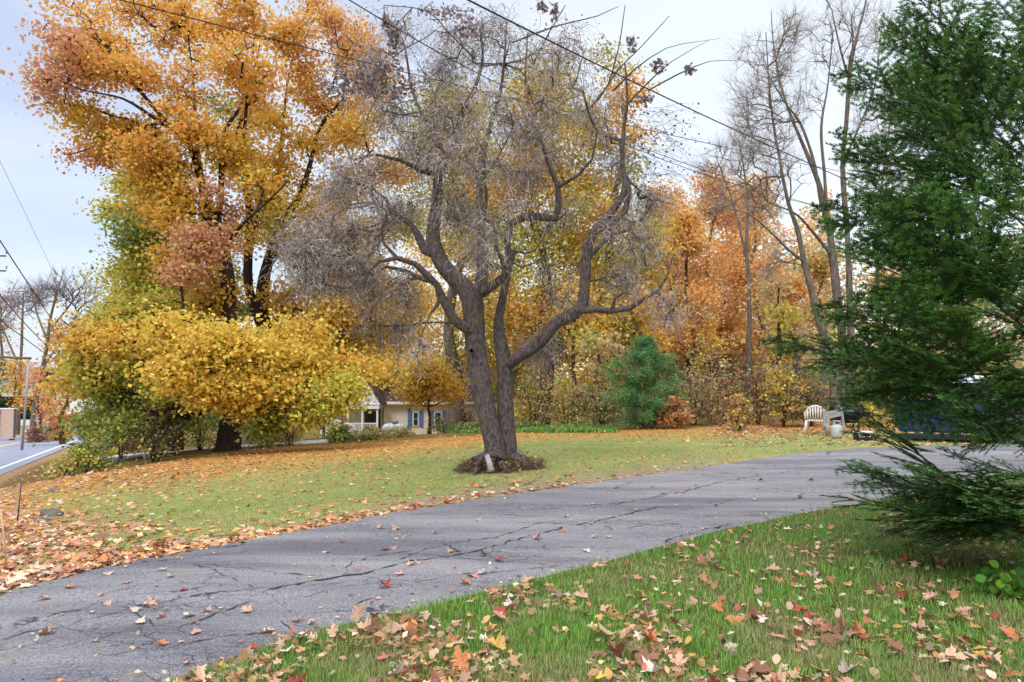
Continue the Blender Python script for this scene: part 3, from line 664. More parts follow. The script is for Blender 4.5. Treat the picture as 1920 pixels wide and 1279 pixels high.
# ---- generic woodland trees
def auto_tree(name, label, px, Y, top, halfw, pals, dens=1.0, leaf=.17, bark='bark_dark', group='trees of the wood behind the lawn', seed=0, low=.25, trunk_px=None, lean=0, per=16, catg='tree'):
    c = P(px, 600, Y); x0 = c[0]; z0 = g1(x0, Y); zt = P(px, top, Y)[2]; H = zt-z0
    T = Tree(name, label, catg, (x0, Y, z0), group, bark, seed); r = T.r
    tr = (trunk_px*Y/F) if trunk_px else .02*H+.04
    pts = [(x0, Y, z0-.15)]; rd = [tr*1.35]
    for k in range(1, 7):
        f = k/6; pts.append((x0+lean*f*H+r.normal(0, .02*H), Y+r.normal(0, .02*H), z0+H*.88*f)); rd.append(tr*(1-f*.85))
    T.limb(pts, rd, k=9, step=.6)
    hw = halfw*Y/F; nb = max(5, int(dens*H*1.6)); A_ = []; pl = []
    for k in range(nb):
        f = low+(1-low)*r.random(); wr = hw*math.sin(math.pi*min(1, max(.18, (f-low)/(1-low)*.8+.18)))
        an = r.uniform(0, 6.28); rr = wr*r.random()**.5*.85; c_ = np.array([x0+lean*f*H+rr*math.cos(an), Y+rr*math.sin(an)*.8, z0+H*f])
        m_ = int(9*dens)+3; q = unit(r.normal(size=(m_, 3)))*r.random((m_, 1))**.5*np.array([hw*.38, hw*.38, hw*.24+.25])
        A_.append(c_+q); pl += [pals[r.integers(len(pals))]]*m_
    A_ = np.concatenate(A_); T.grow(A_, zmin=z0+H*low*.5, tip=.011)
    T.wood(); T.branches(); foliage(T, A_, pl, per, hw*.11+.16, leaf, PAL)
    return T

def shrub(name, label, px, base_py, Y, hpx, wpx, pals, n=60, per=14, leaf=.09, seed=0, group=None, stemcol='bark_dark', bare=0, catg='shrub', twcol='brown'):
    s = Y/F; x0 = P(px, base_py, Y)[0]; z0 = g1(x0, Y); h = hpx*s; wd = wpx*s
    T = Tree(name, label, catg, (x0, Y, z0), group, stemcol, seed); r = T.r
    for k in range(5):
        a = r.uniform(0, 6.28); q = wd*.35*r.random()
        T.limb([(x0+.05*math.cos(a), Y+.05*math.sin(a), z0-.05), (x0+q*.5*math.cos(a), Y+q*.5*math.sin(a), z0+h*.3), (x0+q*math.cos(a), Y+q*math.sin(a), z0+h*.6)], [.025, .018, .01], k=5, step=.2)
    u = unit(r.normal(size=(n, 3))); u[:, 2] = np.abs(u[:, 2])*1.0; A_ = np.array([x0, Y, z0+h*.12])+u*(r.random((n, 1))**.4)*np.array([wd*.5, wd*.5, h*.85])*(1+r.normal(0, .12, (n, 1)))
    pl = [pals[i] for i in r.integers(0, len(pals), n)]
    T.grow(A_, tip=.004, zmin=z0)
    if bare:
        tw, tips = twigs(T.gn[r.integers(0, len(T.gn), bare)], r.normal(size=(bare, 3))+np.array([0, 0, .6]), h*.3, .004, r=r)
        T.grown = cat([T.grown, tw])
    T.wood('stems')
    if per: foliage(T, A_, pl, per, max(.07, wd*.07), leaf, PAL, 'foliage')
    return T

exec_parts = True

# ------------------------------------------------------------------ the old apple tree
Y0 = 13.0
bx, by = P(938, 878, Y0)[:2]
T = Tree('apple_tree', 'old twin-trunked grey fruit tree draped in dead vines, alone in the middle of the lawn', 'fruit tree', (bx, by, g1(bx, by)), None, 'bark_apple', 21); T.rs = .87
T.limb(*px_limb([(930, 890, 33), (930, 872, 26), (926, 830, 21), (914, 780, 20), (902, 720, 21), (893, 660, 22), (888, 600, 23), (884, 560, 25), (868, 535, 20, .1), (845, 515, 18, .2), (824, 485, 17, .3), (812, 450, 15, .4), (815, 410, 12.5, .4), (820, 370, 11, .4), (823, 330, 10, .3), (838, 290, 9, .3), (855, 250, 8, .2), (870, 205, 6, .1), (890, 165, 4.5), (905, 110, 3), (900, 50, 1.6)], Y0), k=26, step=.12, bumpy=.06)
T.limb(*px_limb([(955, 888, 28, .15), (954, 868, 22, .2), (951, 820, 19.5, .2), (948, 770, 18.5, .2), (948, 720, 18, .2), (945, 680, 17, .2), (938, 640, 14, .2), (936, 600, 10, .25), (943, 560, 8.5, .3), (950, 520, 7.5, .3), (962, 470, 7, .4)], Y0), k=22, step=.12, bumpy=.06)
T.limb(*px_limb([(945, 690, 12, .25), (975, 668, 13), (1010, 645, 13, -.1), (1045, 605, 13, -.2), (1078, 588, 13, -.3), (1092, 570, 12, -.3), (1096, 530, 10.5, -.3), (1099, 490, 10, -.3), (1102, 460, 10, -.35), (1118, 430, 10, -.4), (1140, 405, 9, -.4), (1163, 375, 8, -.4), (1172, 345, 6.5, -.4), (1166, 300, 5, -.4), (1170, 240, 4, -.4), (1176, 190, 3, -.4), (1172, 120, 1.5, -.4)], Y0), k=18, step=.12, bumpy=.07)
T.limb(*px_limb([(1085, 582, 8, -.3), (1115, 580, 7.5, -.5), (1150, 583, 6.5, -.7), (1180, 578, 6, -.8), (1205, 562, 5, -.9), (1232, 545, 4, -1), (1250, 520, 2.4, -1), (1262, 480, 1.2, -1)], Y0))
T.limb(*px_limb([(1148, 580, 4, -.7), (1152, 560, 3, -.8), (1170, 548, 2.5, -.8), (1185, 552, 1.5, -.9)], Y0), k=6)
T.limb(*px_limb([(1118, 432, 8, -.4), (1150, 418, 8, -.6), (1172, 395, 7, -.7), (1180, 360, 6, -.8), (1178, 340, 4, -.8)], Y0))
T.limb(*px_limb([(1102, 485, 7, -.3), (1128, 458, 5, 0), (1150, 436, 4, .1), (1180, 432, 3.4, .2), (1200, 450, 2.6, .2), (1212, 500, 1.6, .2)], Y0))
T.limb(*px_limb([(886, 620, 12, -.1), (868, 612, 11, -.2), (850, 600, 11, -.3), (838, 575, 10, -.4), (825, 552, 9, -.4), (820, 535, 7, -.5), (800, 515, 7, -.6), (778, 495, 6, -.7), (745, 484, 5, -.8), (712, 490, 3.5, -.8), (690, 510, 2.2, -.8), (672, 540, 1.2, -.8)], Y0), bumpy=.08)
T.limb(*px_limb([(812, 528, 6, -.5), (790, 522, 5.5, -.2), (760, 508, 4.5, 0), (725, 500, 3.5, .1), (700, 515, 2, .1)], Y0))
T.limb(*px_limb([(826, 555, 5, -.4), (818, 575, 4, -.4), (806, 590, 2, -.5), (800, 605, 1, -.5)], Y0), k=6)
T.limb(*px_limb([(820, 480, 9, .3), (796, 470, 9, .5), (786, 445, 8.5, .6), (770, 420, 6, .7), (740, 400, 5, .8), (700, 380, 3.5, .9), (650, 385, 2, 1)], Y0))
T.limb(*px_limb([(888, 565, 16, .1), (903, 530, 12.5, .2), (904, 480, 12, .3), (903, 430, 11, .3), (899, 370, 8.5, .4), (902, 310, 7, .4), (915, 250, 5.5, .4), (935, 190, 4, .4), (945, 120, 2.6, .4), (950, 40, 1.4, .4)], Y0), k=14, bumpy=.07)
T.limb(*px_limb([(897, 552, 13, .1), (925, 535, 10, 0), (945, 518, 9, -.1), (955, 490, 8, -.2), (951, 450, 8, -.2), (958, 420, 8, -.3), (980, 407, 8.5, -.3), (1010, 406, 8, -.3), (1042, 410, 7.5, -.3), (1047, 385, 6.5, -.3), (1046, 350, 5.5, -.3), (1030, 310, 4.5, -.2), (1015, 265, 4, 0), (1000, 220, 3, .1), (985, 150, 2, .2), (990, 60, 1.2, .2)], Y0), k=14, bumpy=.09)
T.limb(*px_limb([(1044, 352, 5, -.3), (1065, 340, 4, -.4), (1082, 330, 3.4, -.4), (1110, 300, 2.4, -.5), (1120, 250, 1.6, -.5)], Y0), k=7)
T.limb(*px_limb([(840, 290, 6, .3), (815, 250, 5, .6), (790, 210, 4, .8), (770, 160, 3, 1), (760, 90, 2, 1), (740, 40, 1.2, 1)], Y0))
T.limb(*px_limb([(823, 330, 6, .3), (790, 320, 5, 0), (750, 300, 4, -.3), (705, 290, 3, -.5), (660, 300, 2, -.6)], Y0))
for tpl in ([(1172, 200, 2.4, -.4), (1210, 160, 1.9, -.5), (1260, 115, .9, -.6), (1330, 75, .4, -.7)], [(1150, 170, 2.4, -.3), (1190, 130, 1.8, -.4), (1250, 90, .9, -.5), (1310, 78, .5, -.5), (1350, 72, .3, -.5)],
            [(1120, 190, 2.2, -.3), (1160, 130, 1.8, -.3), (1200, 90, 1.2, -.3), (1255, 30, .7, -.3)], [(1215, 170, 2, -.3), (1270, 140, 1.6, -.4), (1330, 115, .8, -.5), (1385, 114, .4, -.5)],
            [(1140, 160, 2, 0), (1160, 90, 1.4, 0), (1172, 10, .8, 0)], [(960, 80, 2, 0), (1040, 50, 1.6, 0), (1120, 30, 1.1, 0), (1160, 12, .6, 0)], [(890, 110, 2, 0), (840, 60, 1.6, 0), (800, 20, 1.2, 0), (720, 10, .8, 0)],
            [(1000, 120, 2, .2), (1030, 60, 1.6, .3), (1060, 10, 1, .3)]):
    T.limb(*px_limb(tpl, Y0), k=5)
B = [(880, 90, 110, 60, 34, 'g'), (800, 120, 70, 70, 24, 'g'), (960, 120, 110, 60, 34, 'g'), (1060, 130, 80, 60, 24, 'g'), (720, 170, 70, 60, 26, 'g'), (680, 130, 50, 50, 14, 'g'), (830, 210, 110, 60, 46, 'g'), (950, 220, 110, 60, 46, 'g'), (1080, 220, 90, 60, 34, 'g'),
     (750, 280, 100, 60, 44, 'g'), (860, 310, 100, 60, 40, 'g'), (980, 320, 80, 60, 30, 'g'), (1160, 290, 70, 60, 24, 'g'), (680, 350, 80, 60, 36, 'g'), (740, 400, 80, 50, 34, 'g'), (620, 430, 80, 50, 36, 'g'), (580, 470, 60, 50, 26, 'g'), (560, 540, 50, 50, 16, 'g'), (680, 450, 80, 50, 34, 'g'), (640, 520, 70, 50, 26, 'g'),
     (740, 540, 70, 50, 26, 'g'), (720, 610, 60, 40, 20, 'g'), (860, 400, 70, 50, 24, 'g'), (940, 400, 70, 50, 20, 'g'), (920, 490, 60, 40, 16, 'g'), (1050, 480, 50, 50, 10, 'g'), (1210, 370, 50, 60, 22, 'g'), (1210, 470, 50, 60, 22, 'g'), (1170, 520, 60, 50, 18, 'g'), (1240, 560, 40, 50, 12, 'g'), (1050, 400, 60, 50, 14, 'g'), (780, 650, 50, 40, 8, 'g'), (1020, 650, 40, 25, 26, 'g'), (1030, 560, 60, 40, 8, 'g'),
     (720, 60, 60, 40, 10, 'g'), (1130, 420, 60, 50, 14, 'g')]
A_, pl = blob_points([q[:5]+(int(q[5]*1.5),)+q[6:] for q in dY_blobs(B, Y0, T.r, 1.5)], T.r)
T.grow(A_, zmin=2.2, tip=.0062, bend=.45, grav=.05, expo=2.15)
T.wood(); T.branches()
# hanging dead vine shoots
r = T.r
n = 15000; i = (r.random(n)**1.8*len(A_)).astype(int); i = r.permutation(len(A_))[i]; st = A_[i]+r.normal(0, .15, (n, 3))
tw, tips = twigs(st, r.normal(size=(n, 3))+np.array([0, 0, -.15]), r.uniform(.15, .6, n), r.uniform(.0028, .0066, n), seg=4, grav=-1.2, wob=.45, r=r)
gi = r.integers(0, len(T.gn), 6000)
tw2, tips2 = twigs(T.gn[gi], r.normal(size=(6000, 3)), r.uniform(.08, .28, 6000), r.uniform(.0025, .0045, 6000), seg=2, grav=.0, wob=.5, r=r)
tw = cat([tw, tw2]); cb = pick([(190, 176, 172), (160, 146, 144), (214, 202, 198), (112, 98, 94), (142, 126, 114)], len(tw[0])//6+1, r, .1)
raw_mesh('dead_vines', *tw, M['twig'], T.root, np.repeat(cb, 6, 0)[:len(tw[0])])
# webby dead leaf clumps caught in the shoots
cl = [(740, 70, 12, 30), (725, 40, 8, 12), (850, 25, 40, 8), (800, 18, 20, 4), (1185, 80, 8, 14), (1235, 122, 14, 10), (1294, 130, 9, 9), (1210, 185, 16, 6), (660, 440, 12, 28), (880, 55, 30, 14), (690, 130, 60, 18), (650, 160, 50, 20), (740, 160, 60, 20), (720, 120, 20, 14), (1015, 12, 8, 8), (1040, 20, 5, 14), (600, 540, 40, 16), (560, 470, 40, 16), (620, 500, 60, 16)]
C_ = []; 
for (a, b_, rx, ry) in cl:
    m_ = int(40+rx*ry*.35); c_ = P(a, b_, Y0+r.uniform(-.6, .3)); s = Y0/F
    C_.append(c_+np.clip(r.normal(size=(m_, 3)), -1.6, 1.6)*np.array([rx, rx*.6, ry])*s*.6)
C_ = np.concatenate(C_)
_fol(T, C_, .07, pick([(150, 136, 136), (176, 164, 166), (120, 106, 106), (136, 116, 108)], len(C_), r), .3, .7, False, 'dead_leaf_clumps', 'leaf', r)
# the few leaves still on it
ii = r.integers(0, len(A_), 7500); C_ = A_[ii]+r.normal(0, .25, (7500, 3))
rgt = P(1100, 300, Y0)[0]
_fol(T, C_, .040, pick([(150, 146, 74), (170, 160, 86), (130, 126, 70), (160, 130, 90), (176, 166, 100), (140, 118, 90)], len(C_), r), .5, .8, False, 'crown', 'leaf', r)
px_, py_ = r.uniform(1180, 1345, 330), r.uniform(190, 330, 330); C_ = np.array([P(a, b_, Y0+r.uniform(-.7, .7)) for a, b_ in zip(px_, py_)])
ok = np.hypot((px_-1200)/110, (py_-260)/80) < 1.2*r.random(330)+.35
_fol(T, C_[ok], .05, pick([(60, 58, 52), (86, 80, 66), (110, 100, 70)], int(ok.sum()), r), .8, .8, False, 'sparse_leaves', 'leaf', r)
n = 90; st = np.array([P(a, b_, Y0) for a, b_ in zip(r.uniform(1170, 1260, n), r.uniform(200, 330, n))])
tw, tips = twigs(st, np.tile([1.0, 0, -.1], (n, 1))+r.normal(0, .4, (n, 3)), r.uniform(.3, .9, n), .004, seg=5, grav=-.6, wob=.25, r=r)
raw_mesh('shoots', *tw, M['twig'], T.root, np.tile(lin((96, 84, 80)), (len(tw[0]), 1)))
# knot hole on the left trunk, roots
k = MB(); c_ = P(884, 658, Y0-.245); k.lathe((0, 0, 0), [(.055, 0), (.05, .03), (.034, .035), (.03, .0)], 14)
kb = MB()
kb.add([(c_[0]+v[0], c_[1]-v[2]+.02, c_[2]+v[1]*1.15) for v in k.v], k.f); kb.build('knot', M['bark_apple'], T.root, True)
rt = MB(); gz = T.root.location.z
for (a, L_, q) in [(-2.3, .55, .07), (-1.5, .5, .08), (-.6, .5, .06), (.3, .5, .07), (2.9, .5, .07), (-1.9, .3, .05)]:
    rt.tube([(bx+.25*math.cos(a), by+.2*math.sin(a), gz+.22), (bx+(.3+L_*.4)*math.cos(a), by+(.3+L_*.4)*math.sin(a), gz+.12), (bx+(.3+L_)*math.cos(a+.2), by+(.3+L_)*math.sin(a+.2), gz-.05)], [q, q*.8, q*.3], 8)
rt.build('roots', M['bark_apple'], T.root, True)
# sawn dead branch and brush piled at the foot
br = empty('dead_branch', onground(905, 880), 'pale broken branch leaning against the brush at the foot of the fruit tree', 'branch')
q = MB(); q.tube([P(898, 872, Y0-.55), P(905, 856, Y0-.55), P(925, 852, Y0-.5), P(948, 860, Y0-.45)], [.035, .05, .055, .04], 9); q.build('limb', M['bark_apple'], br, True)
q = MB(); q.tube([P(913, 854, Y0-.56), P(918, 870, Y0-.62), P(922, 884, Y0-.7)], [.045, .05, .055], 9); q.build('stub', simple('weathered_wood', (158, 146, 148), .9), br, True)
pc = onground(938, 882); pile = empty('brush_pile', pc, 'low ring of dry twigs and brown leaves around the foot of the fruit tree', 'brush pile')
n = 1500; an = r.uniform(0, 6.28, n); rr = r.uniform(.15, .62, n)**1.0; st = np.stack([pc[0]+rr*1.25*np.cos(an), by+rr*np.sin(an)-.08, np.zeros(n)], 1); st[:, 2] = G(st[:, 0], st[:, 1])+r.random(n)*.17*(1-rr*.6)
tw, _ = twigs(st, r.normal(size=(n, 3))*np.array([1, 1, .5]), r.uniform(.08, .35, n), .004, 3, -.3, .3, r=r)
raw_mesh('twigs', *tw, M['twig'], pile, np.repeat(pick([(96, 76, 72), (130, 108, 98), (74, 58, 54)], len(tw[0])//6+1, r), 6, 0)[:len(tw[0])])
V, Fi, tt, cc = leaf_quads(st+r.normal(0, .05, (n, 3)), .055, pick([(122, 90, 72), (150, 116, 90), (92, 66, 56), (176, 150, 70), (120, 110, 60)], n, r), .0, None, .8, False, r)
raw_mesh('dead_leaves', V, Fi, tt, M['leaf'], pile, cc)

# ------------------------------------------------------------------ bare trees right of centre
def bare_tree(name, label, base_px, Y, limbs, blobs, seed, group='tall bare trees behind the right end of the lawn', bark='bark_grey', tw=5000, twl=(.25, .9), twc=((168, 156, 150), (136, 122, 116)), grav=.35, tip=.008):
    b = P(base_px[0], base_px[1], Y)
    T = Tree(name, label, 'bare tree', (b[0], Y, g1(b[0], Y)), group, bark, seed); T.root.location.z = min(T.root.location.z, b[2]); T.rs = .60 if Y < 28 else .5
    for l in limbs: T.limb(*px_limb(l, Y), k=10, bumpy=.06)
    A_, pl = blob_points([q[:5]+(int(q[5]*3.0),)+q[6:] for q in dY_blobs(blobs, Y, T.r, 1.6)], T.r)
    T.grow(A_, alpha=.35, zmin=2.0 if Y < 40 else -1, tip=tip*.8, bend=.14, grav=-.12, expo=2.3); T.wood(); T.branches()
    tw = int(tw*.75); r = T.r; i = r.integers(0, len(T.gn), tw); d = unit(T.gn[i]-T.gp[i])*1.0+r.normal(0, .34, (tw, 3))+np.array([0, 0, .25])
    t_, _ = twigs(T.gn[i], d, r.uniform(*twl, tw), tip*.5, 4, grav, .2, r=r)
    raw_mesh('twigs', *t_, M['twig'], T.root, np.repeat(pick(twc, len(t_[0])//6+1, r), 6, 0)[:len(t_[0])])
    return T
Y = 25
bare_tree('bare_tree', 'bare tree with ridged brown trunk standing directly behind the black grill', (1585, 775), Y,
  [[(1590, 790, 22), (1586, 750, 17), (1582, 680, 15), (1578, 620, 14), (1568, 540, 12.5), (1560, 470, 11.5), (1550, 400, 9, .2), (1530, 330, 7, .3), (1505, 270, 5.5, .4), (1480, 210, 4, .5), (1462, 150, 3, .6), (1450, 80, 2, .6), (1446, 20, 1.2, .6)],
   [(1556, 430, 8), (1540, 380, 6, -.4), (1525, 300, 5, -.6), (1500, 230, 3.5, -.8), (1470, 190, 2.4, -1), (1430, 120, 1.4, -1)],
   [(1552, 410, 6), (1546, 330, 5), (1540, 240, 4), (1552, 160, 2.6), (1562, 60, 1.4)], [(1560, 480, 6), (1520, 430, 4, -.5), (1490, 400, 3, -.8), (1440, 380, 1.6, -1)]],
  [(1440, 120, 50, 90, 50, 'x'), (1480, 60, 50, 60, 34, 'x'), (1540, 80, 40, 80, 26, 'x'), (1420, 230, 60, 70, 50, 'x'), (1500, 200, 50, 80, 30, 'x'), (1380, 300, 50, 50, 28, 'x'), (1460, 320, 60, 50, 34, 'x'), (1420, 400, 60, 40, 22, 'x')], 31, tw=4500)
bare_tree('bare_tree', 'straight pale bare tree just right of the ridged trunk, half behind the fir', (1602, 775), Y+1,
  [[(1602, 785, 15), (1598, 700, 12), (1594, 580, 10), (1590, 460, 8.5), (1584, 380, 8), (1580, 300, 7.5), (1588, 220, 6.5), (1592, 150, 6), (1604, 80, 4), (1622, 10, 2.5), (1630, -60, 1)],
   [(1592, 150, 4), (1575, 90, 3), (1560, 20, 1.6)], [(1582, 300, 4), (1610, 240, 3), (1640, 160, 2), (1652, 60, 1.2)]],
  [(1590, 60, 40, 80, 34, 'x'), (1650, 80, 50, 90, 44, 'x'), (1640, 240, 50, 70, 30, 'x'), (1650, 330, 40, 40, 20, 'x'), (1560, -20, 60, 60, 26, 'x'), (1680, 180, 40, 80, 26, 'x')], 32, tw=3400)
bare_tree('bare_tree', 'leaning bare tree at the left of the bare group, bent away from the ridged trunk', (1565, 775), Y-.5,
  [[(1568, 790, 18), (1563, 720, 14), (1548, 640, 12), (1530, 580, 11), (1510, 500, 9), (1495, 430, 7), (1478, 380, 5.5), (1462, 300, 4.5), (1450, 230, 3.5), (1442, 160, 2.5), (1436, 60, 1.3)],
   [(1508, 490, 5), (1480, 470, 4, -.4), (1450, 440, 3, -.6), (1400, 400, 2, -.8), (1340, 390, 1, -1)]],
  [(1400, 160, 40, 80, 26, 'x'), (1440, 260, 60, 60, 34, 'x'), (1370, 370, 60, 50, 28, 'x'), (1470, 150, 40, 60, 20, 'x'), (1450, 480, 60, 40, 22, 'x')], 33, tw=3000)
bare_tree('bare_tree', 'reddish bare tree further back, its fine twigs showing left of the fir', (1650, 770), Y+9,
  [[(1650, 790, 11), (1650, 650, 9), (1645, 520, 7), (1648, 400, 5), (1660, 300, 3.5), (1672, 200, 2), (1680, 140, 1)]],
  [(1660, 260, 50, 80, 34, 'x'), (1640, 350, 50, 60, 34, 'x'), (1690, 360, 40, 60, 26, 'x'), (1700, 450, 50, 50, 26, 'x')], 34, tw=2600, twc=((176, 130, 120), (150, 110, 104)))
bare_tree('bare_tree', 'thin bare tree rising out of the orange trees, seen above the cables', (1400, 770), 30,
  [[(1402, 800, 11), (1404, 700, 9), (1405, 560, 8), (1400, 470, 6.5), (1402, 380, 5), (1395, 320, 3), (1385, 260, 1.5)], [(1403, 500, 5), (1380, 400, 3.5), (1360, 340, 2), (1340, 290, 1)]],
  [(1390, 300, 60, 50, 34, 'x'), (1340, 330, 50, 40, 26, 'x'), (1430, 380, 50, 50, 24, 'x')], 35, tw=2200, group='slender bare trunks among the orange trees')

# ------------------------------------------------------------------ woodland
O_ = 'trees of the wood behind the lawn'
spec = [
 ('gold tree far behind the cottage roof, filling the sky left of the grey vine crown', 620, 50, 480, 110, ['amber', 'yellow', 'orange'], 1.3, 'maple_tree'),
 ('amber tree in the distance between the small gold tree and the vine crown', 740, 47, 540, 90, ['amber', 'yelgreen', 'orange'], 1.2, 'maple_tree'),
 ('orange tree immediately right of the old fruit tree, its crown level with the bare arm', 1120, 40, 420, 110, ['redor', 'orange', 'amber'], 1.4, 'maple_tree'),
 ('yellow-green tree seen between the upright limbs of the old fruit tree', 1010, 38, 150, 150, ['yelgreen', 'green', 'amber', 'orange'], 1.9, 'maple_tree'),
 ('tall yellow-green tree glimpsed behind the left limbs of the old fruit tree', 850, 42, 170, 140, ['yelgreen', 'amber', 'green'], 1.7, 'maple_tree'),
 ('olive and gold tree to the right of the vine-draped crown', 1150, 36, 110, 100, ['yelgreen', 'amber', 'olive', 'orange'], 1.5, 'maple_tree'),
 ('bright orange-red tree whose rounded top touches the sky above the small pine', 1250, 46, 365, 90, ['redor', 'redor', 'peach'], 1.5, 'maple_tree'),
 ('peach-coloured tree with the highest top of the orange group', 1335, 48, 335, 70, ['peach', 'redor', 'rust'], 1.3, 'maple_tree'),
 ('pale orange tree crossed by the lowest cable', 1420, 44, 345, 70, ['peach', 'redor', 'peach'], 1.1, 'maple_tree'),
 ('orange-pink tree between the rounded orange-red one and the highest peach one', 1290, 42, 400, 60, ['peach', 'redor', 'amber'], 1.3, 'maple_tree'),
 ('dense orange tree directly behind the thin bare tree', 1390, 52, 360, 80, ['redor', 'peach', 'orange'], 1.4, 'maple_tree'),
 ('copper-orange tree low behind the leaning bare trunk', 1490, 40, 430, 70, ['redor', 'peach', 'tan'], 1.1, 'maple_tree'),
 ('golden tree standing low between the fruit tree and the small pine', 1080, 33, 540, 80, ['amber', 'yelgreen', 'yellow'], 1.0, 'tree'),
 ('orange and yellow tree above the tip of the small pine', 1190, 32, 520, 70, ['redor', 'amber', 'yellow'], .9, 'tree'),
 ('rusty tree behind the shrubs, halfway from the small pine to the thin bare tree', 1300, 34, 520, 70, ['rust', 'redor', 'tan', 'amber'], .9, 'tree'),
 ('pale yellow small-leaved tree left of the leaning bare trunk', 1460, 27, 500, 60, ['tan', 'yelgreen', 'yellow'], .8, 'tree'),
 ('light yellow tree behind the grey bare trunks', 1540, 31, 470, 60, ['olive', 'tan', 'peach'], .8, 'tree'),
 ('reddish-brown tree in the gap left of the fruit tree trunk, beyond the roof', 868, 52, 640, 50, ['maroon', 'rust'], 1.0, 'tree'),
 ('gold tree rising behind the cream cottage roof', 790, 56, 470, 90, ['amber', 'orange', 'yellow'], 1.1, 'tree'),
 ('orange tree beyond the cottage, behind the drooping grey twigs', 690, 58, 500, 90, ['orange', 'amber', 'yelgreen'], 1.1, 'tree'),
 ('olive tree at the back, visible through the lower limbs of the fruit tree', 960, 44, 480, 80, ['olive', 'amber', 'yelgreen'], 1.0, 'tree'),
 ('tan tree behind the fir, showing through its lower left branches', 1680, 36, 520, 80, ['tan', 'peach', 'olive'], .9, 'tree'),
 ('brown and yellow tree behind the blue container', 1800, 34, 470, 90, ['tan', 'olive', 'brown'], .9, 'tree'),
 ('dull gold tree at the right edge behind the fir trunk', 1930, 36, 420, 90, ['tan', 'olive'], .9, 'tree'),
 ('green and gold tree behind the great maple, left of its trunk', 300, 46, 640, 90, ['green', 'yelgreen', 'deepgreen'], 1.0, 'tree'),
 ('green tree in the shade right of the dark maple trunk', 520, 44, 600, 80, ['green', 'yelgreen', 'olive'], 1.0, 'tree'),
 ('dark brown slim tree left of the small pine', 1120, 29, 600, 45, ['olive', 'tan', 'brown'], .8, 'tree'),
]
for i, (lb, px, Y, top, hw, pals, dens, nm) in enumerate(spec):
    auto_tree(nm, lb, px, Y, top, hw, pals, dens, .115+.0014*Y, ('bark_grey' if i % 3 else 'bark_dark'), O_, 100+i, low=.12 if top > 450 else .22, catg='tree', per=24)
auto_tree('yellow_tree', 'small golden tree in front of the cream cottage, left of the fruit tree trunk', 806, 38, 684, 70, ['yellow', 'amber', 'yellow'], 2.2, .13, 'bark_dark', None, 150, low=.58, per=34)

# small white pine
c = P(1207, 806, 23.5); T = Tree('pine_tree', 'small blue-green pine standing at the far edge of the lawn', 'pine', (c[0], 23.5, g1(c[0], 23.5)), None, 'bark_dark', 60); r = T.r
z0 = T.root.location.z; T.limb([(c[0], 23.5, z0-.1), (c[0]+.05, 23.5, z0+1.5), (c[0], 23.5, z0+2.85)], [.07, .05, .012], k=8)
A_ = []
for h in np.arange(.12, 2.8, .17):
    for k in range(7):
        a = r.uniform(0, 6.28); L_ = (1.08*math.sin(math.pi*min(1, (h+.55)/3.4))**.6+.1)*r.uniform(.6, 1.1)*(1.0 if h < 2.2 else .7)
        for f in (.35, .6, .8, 1.0): A_.append([c[0]+L_*f*math.cos(a), 23.5+L_*f*math.sin(a), z0+h+L_*f*.25*r.random()])
A_ = np.array(A_); T.grow(A_, tip=.005, grav=-.05); T.wood(); T.branches()
n = 30000; st = A_[r.integers(0, len(A_), n)]+r.normal(0, .07, (n, 3)); st = np.concatenate([st])
V, Fi, tt, cc = leaf_quads(st, .15, pick([(86, 132, 76), (102, 146, 84), (68, 110, 66), (120, 160, 96)], n, r), -.4, None, .09, False, r)
raw_mesh('crown', V, Fi, tt, M['needle'], T.root, cc)

# ------------------------------------------------------------------ shrubs
SG = 'shrubs along the far edge of the lawn'
sh = [('brown and gold shrub beside the slim trunk, right of the fruit tree', 1000, 800, 30, 130, 90, ['amber', 'olive', 'brown']),
 ('green-gold shrub behind the bright grass patch', 1060, 800, 29, 110, 110, ['olive', 'yelgreen', 'tan']),
 ('olive thicket touching the left side of the small pine', 1130, 803, 26, 120, 90, ['olive', 'brown', 'green']),
 ('orange-leaved low shrub at the right foot of the small pine', 1265, 808, 23, 62, 60, ['rust', 'redor', 'tan']),
 ('brown bramble thicket right of the small pine', 1300, 800, 25, 110, 110, ['brown', 'olive', 'maroon', 'tan']),
 ('straggly tan shrub in the middle of the thicket, left of the thin bare tree', 1365, 800, 26, 120, 90, ['tan', 'olive', 'rust']),
 ('tall khaki shrub behind the bramble thicket', 1330, 796, 28, 160, 110, ['olive', 'tan', 'yelgreen']),
 ('pale yellow sapling in front of the thin bare tree', 1385, 806, 22, 80, 50, ['tan', 'peach', 'yellow']),
 ('purple-brown shrub left of the yellow one near the chairs', 1420, 796, 25, 130, 80, ['brown', 'maroon', 'olive']),
 ('pale yellow leafy shrub midway from the thin bare tree to the white chair', 1470, 795, 23.5, 140, 80, ['yellow', 'olive', 'tan']),
 ('dark tangled shrub directly behind the white chair', 1520, 792, 24, 110, 70, ['brown', 'brown', 'olive']),
 ('low yellow-green shrub behind the folding chair, right of the ridged trunk', 1625, 795, 24, 50, 60, ['yellow', 'yelgreen', 'olive']),
 ('brown-green shrub glimpsed under the fir branches, behind the container', 1720, 792, 26, 120, 120, ['olive', 'brown', 'tan']),
 ('dark thicket behind the container at the right edge', 1870, 792, 26, 150, 130, ['olive', 'brown', 'deepgreen'])]
for i, (lb, px, by_, Y, h, wd, pals) in enumerate(sh):
    shrub('shrub', lb, px, by_, Y, h, wd, pals, n=90, per=16, leaf=.085, seed=200+i, group=SG, bare=420)
SG2 = 'shrubs between the left lawn and the road'
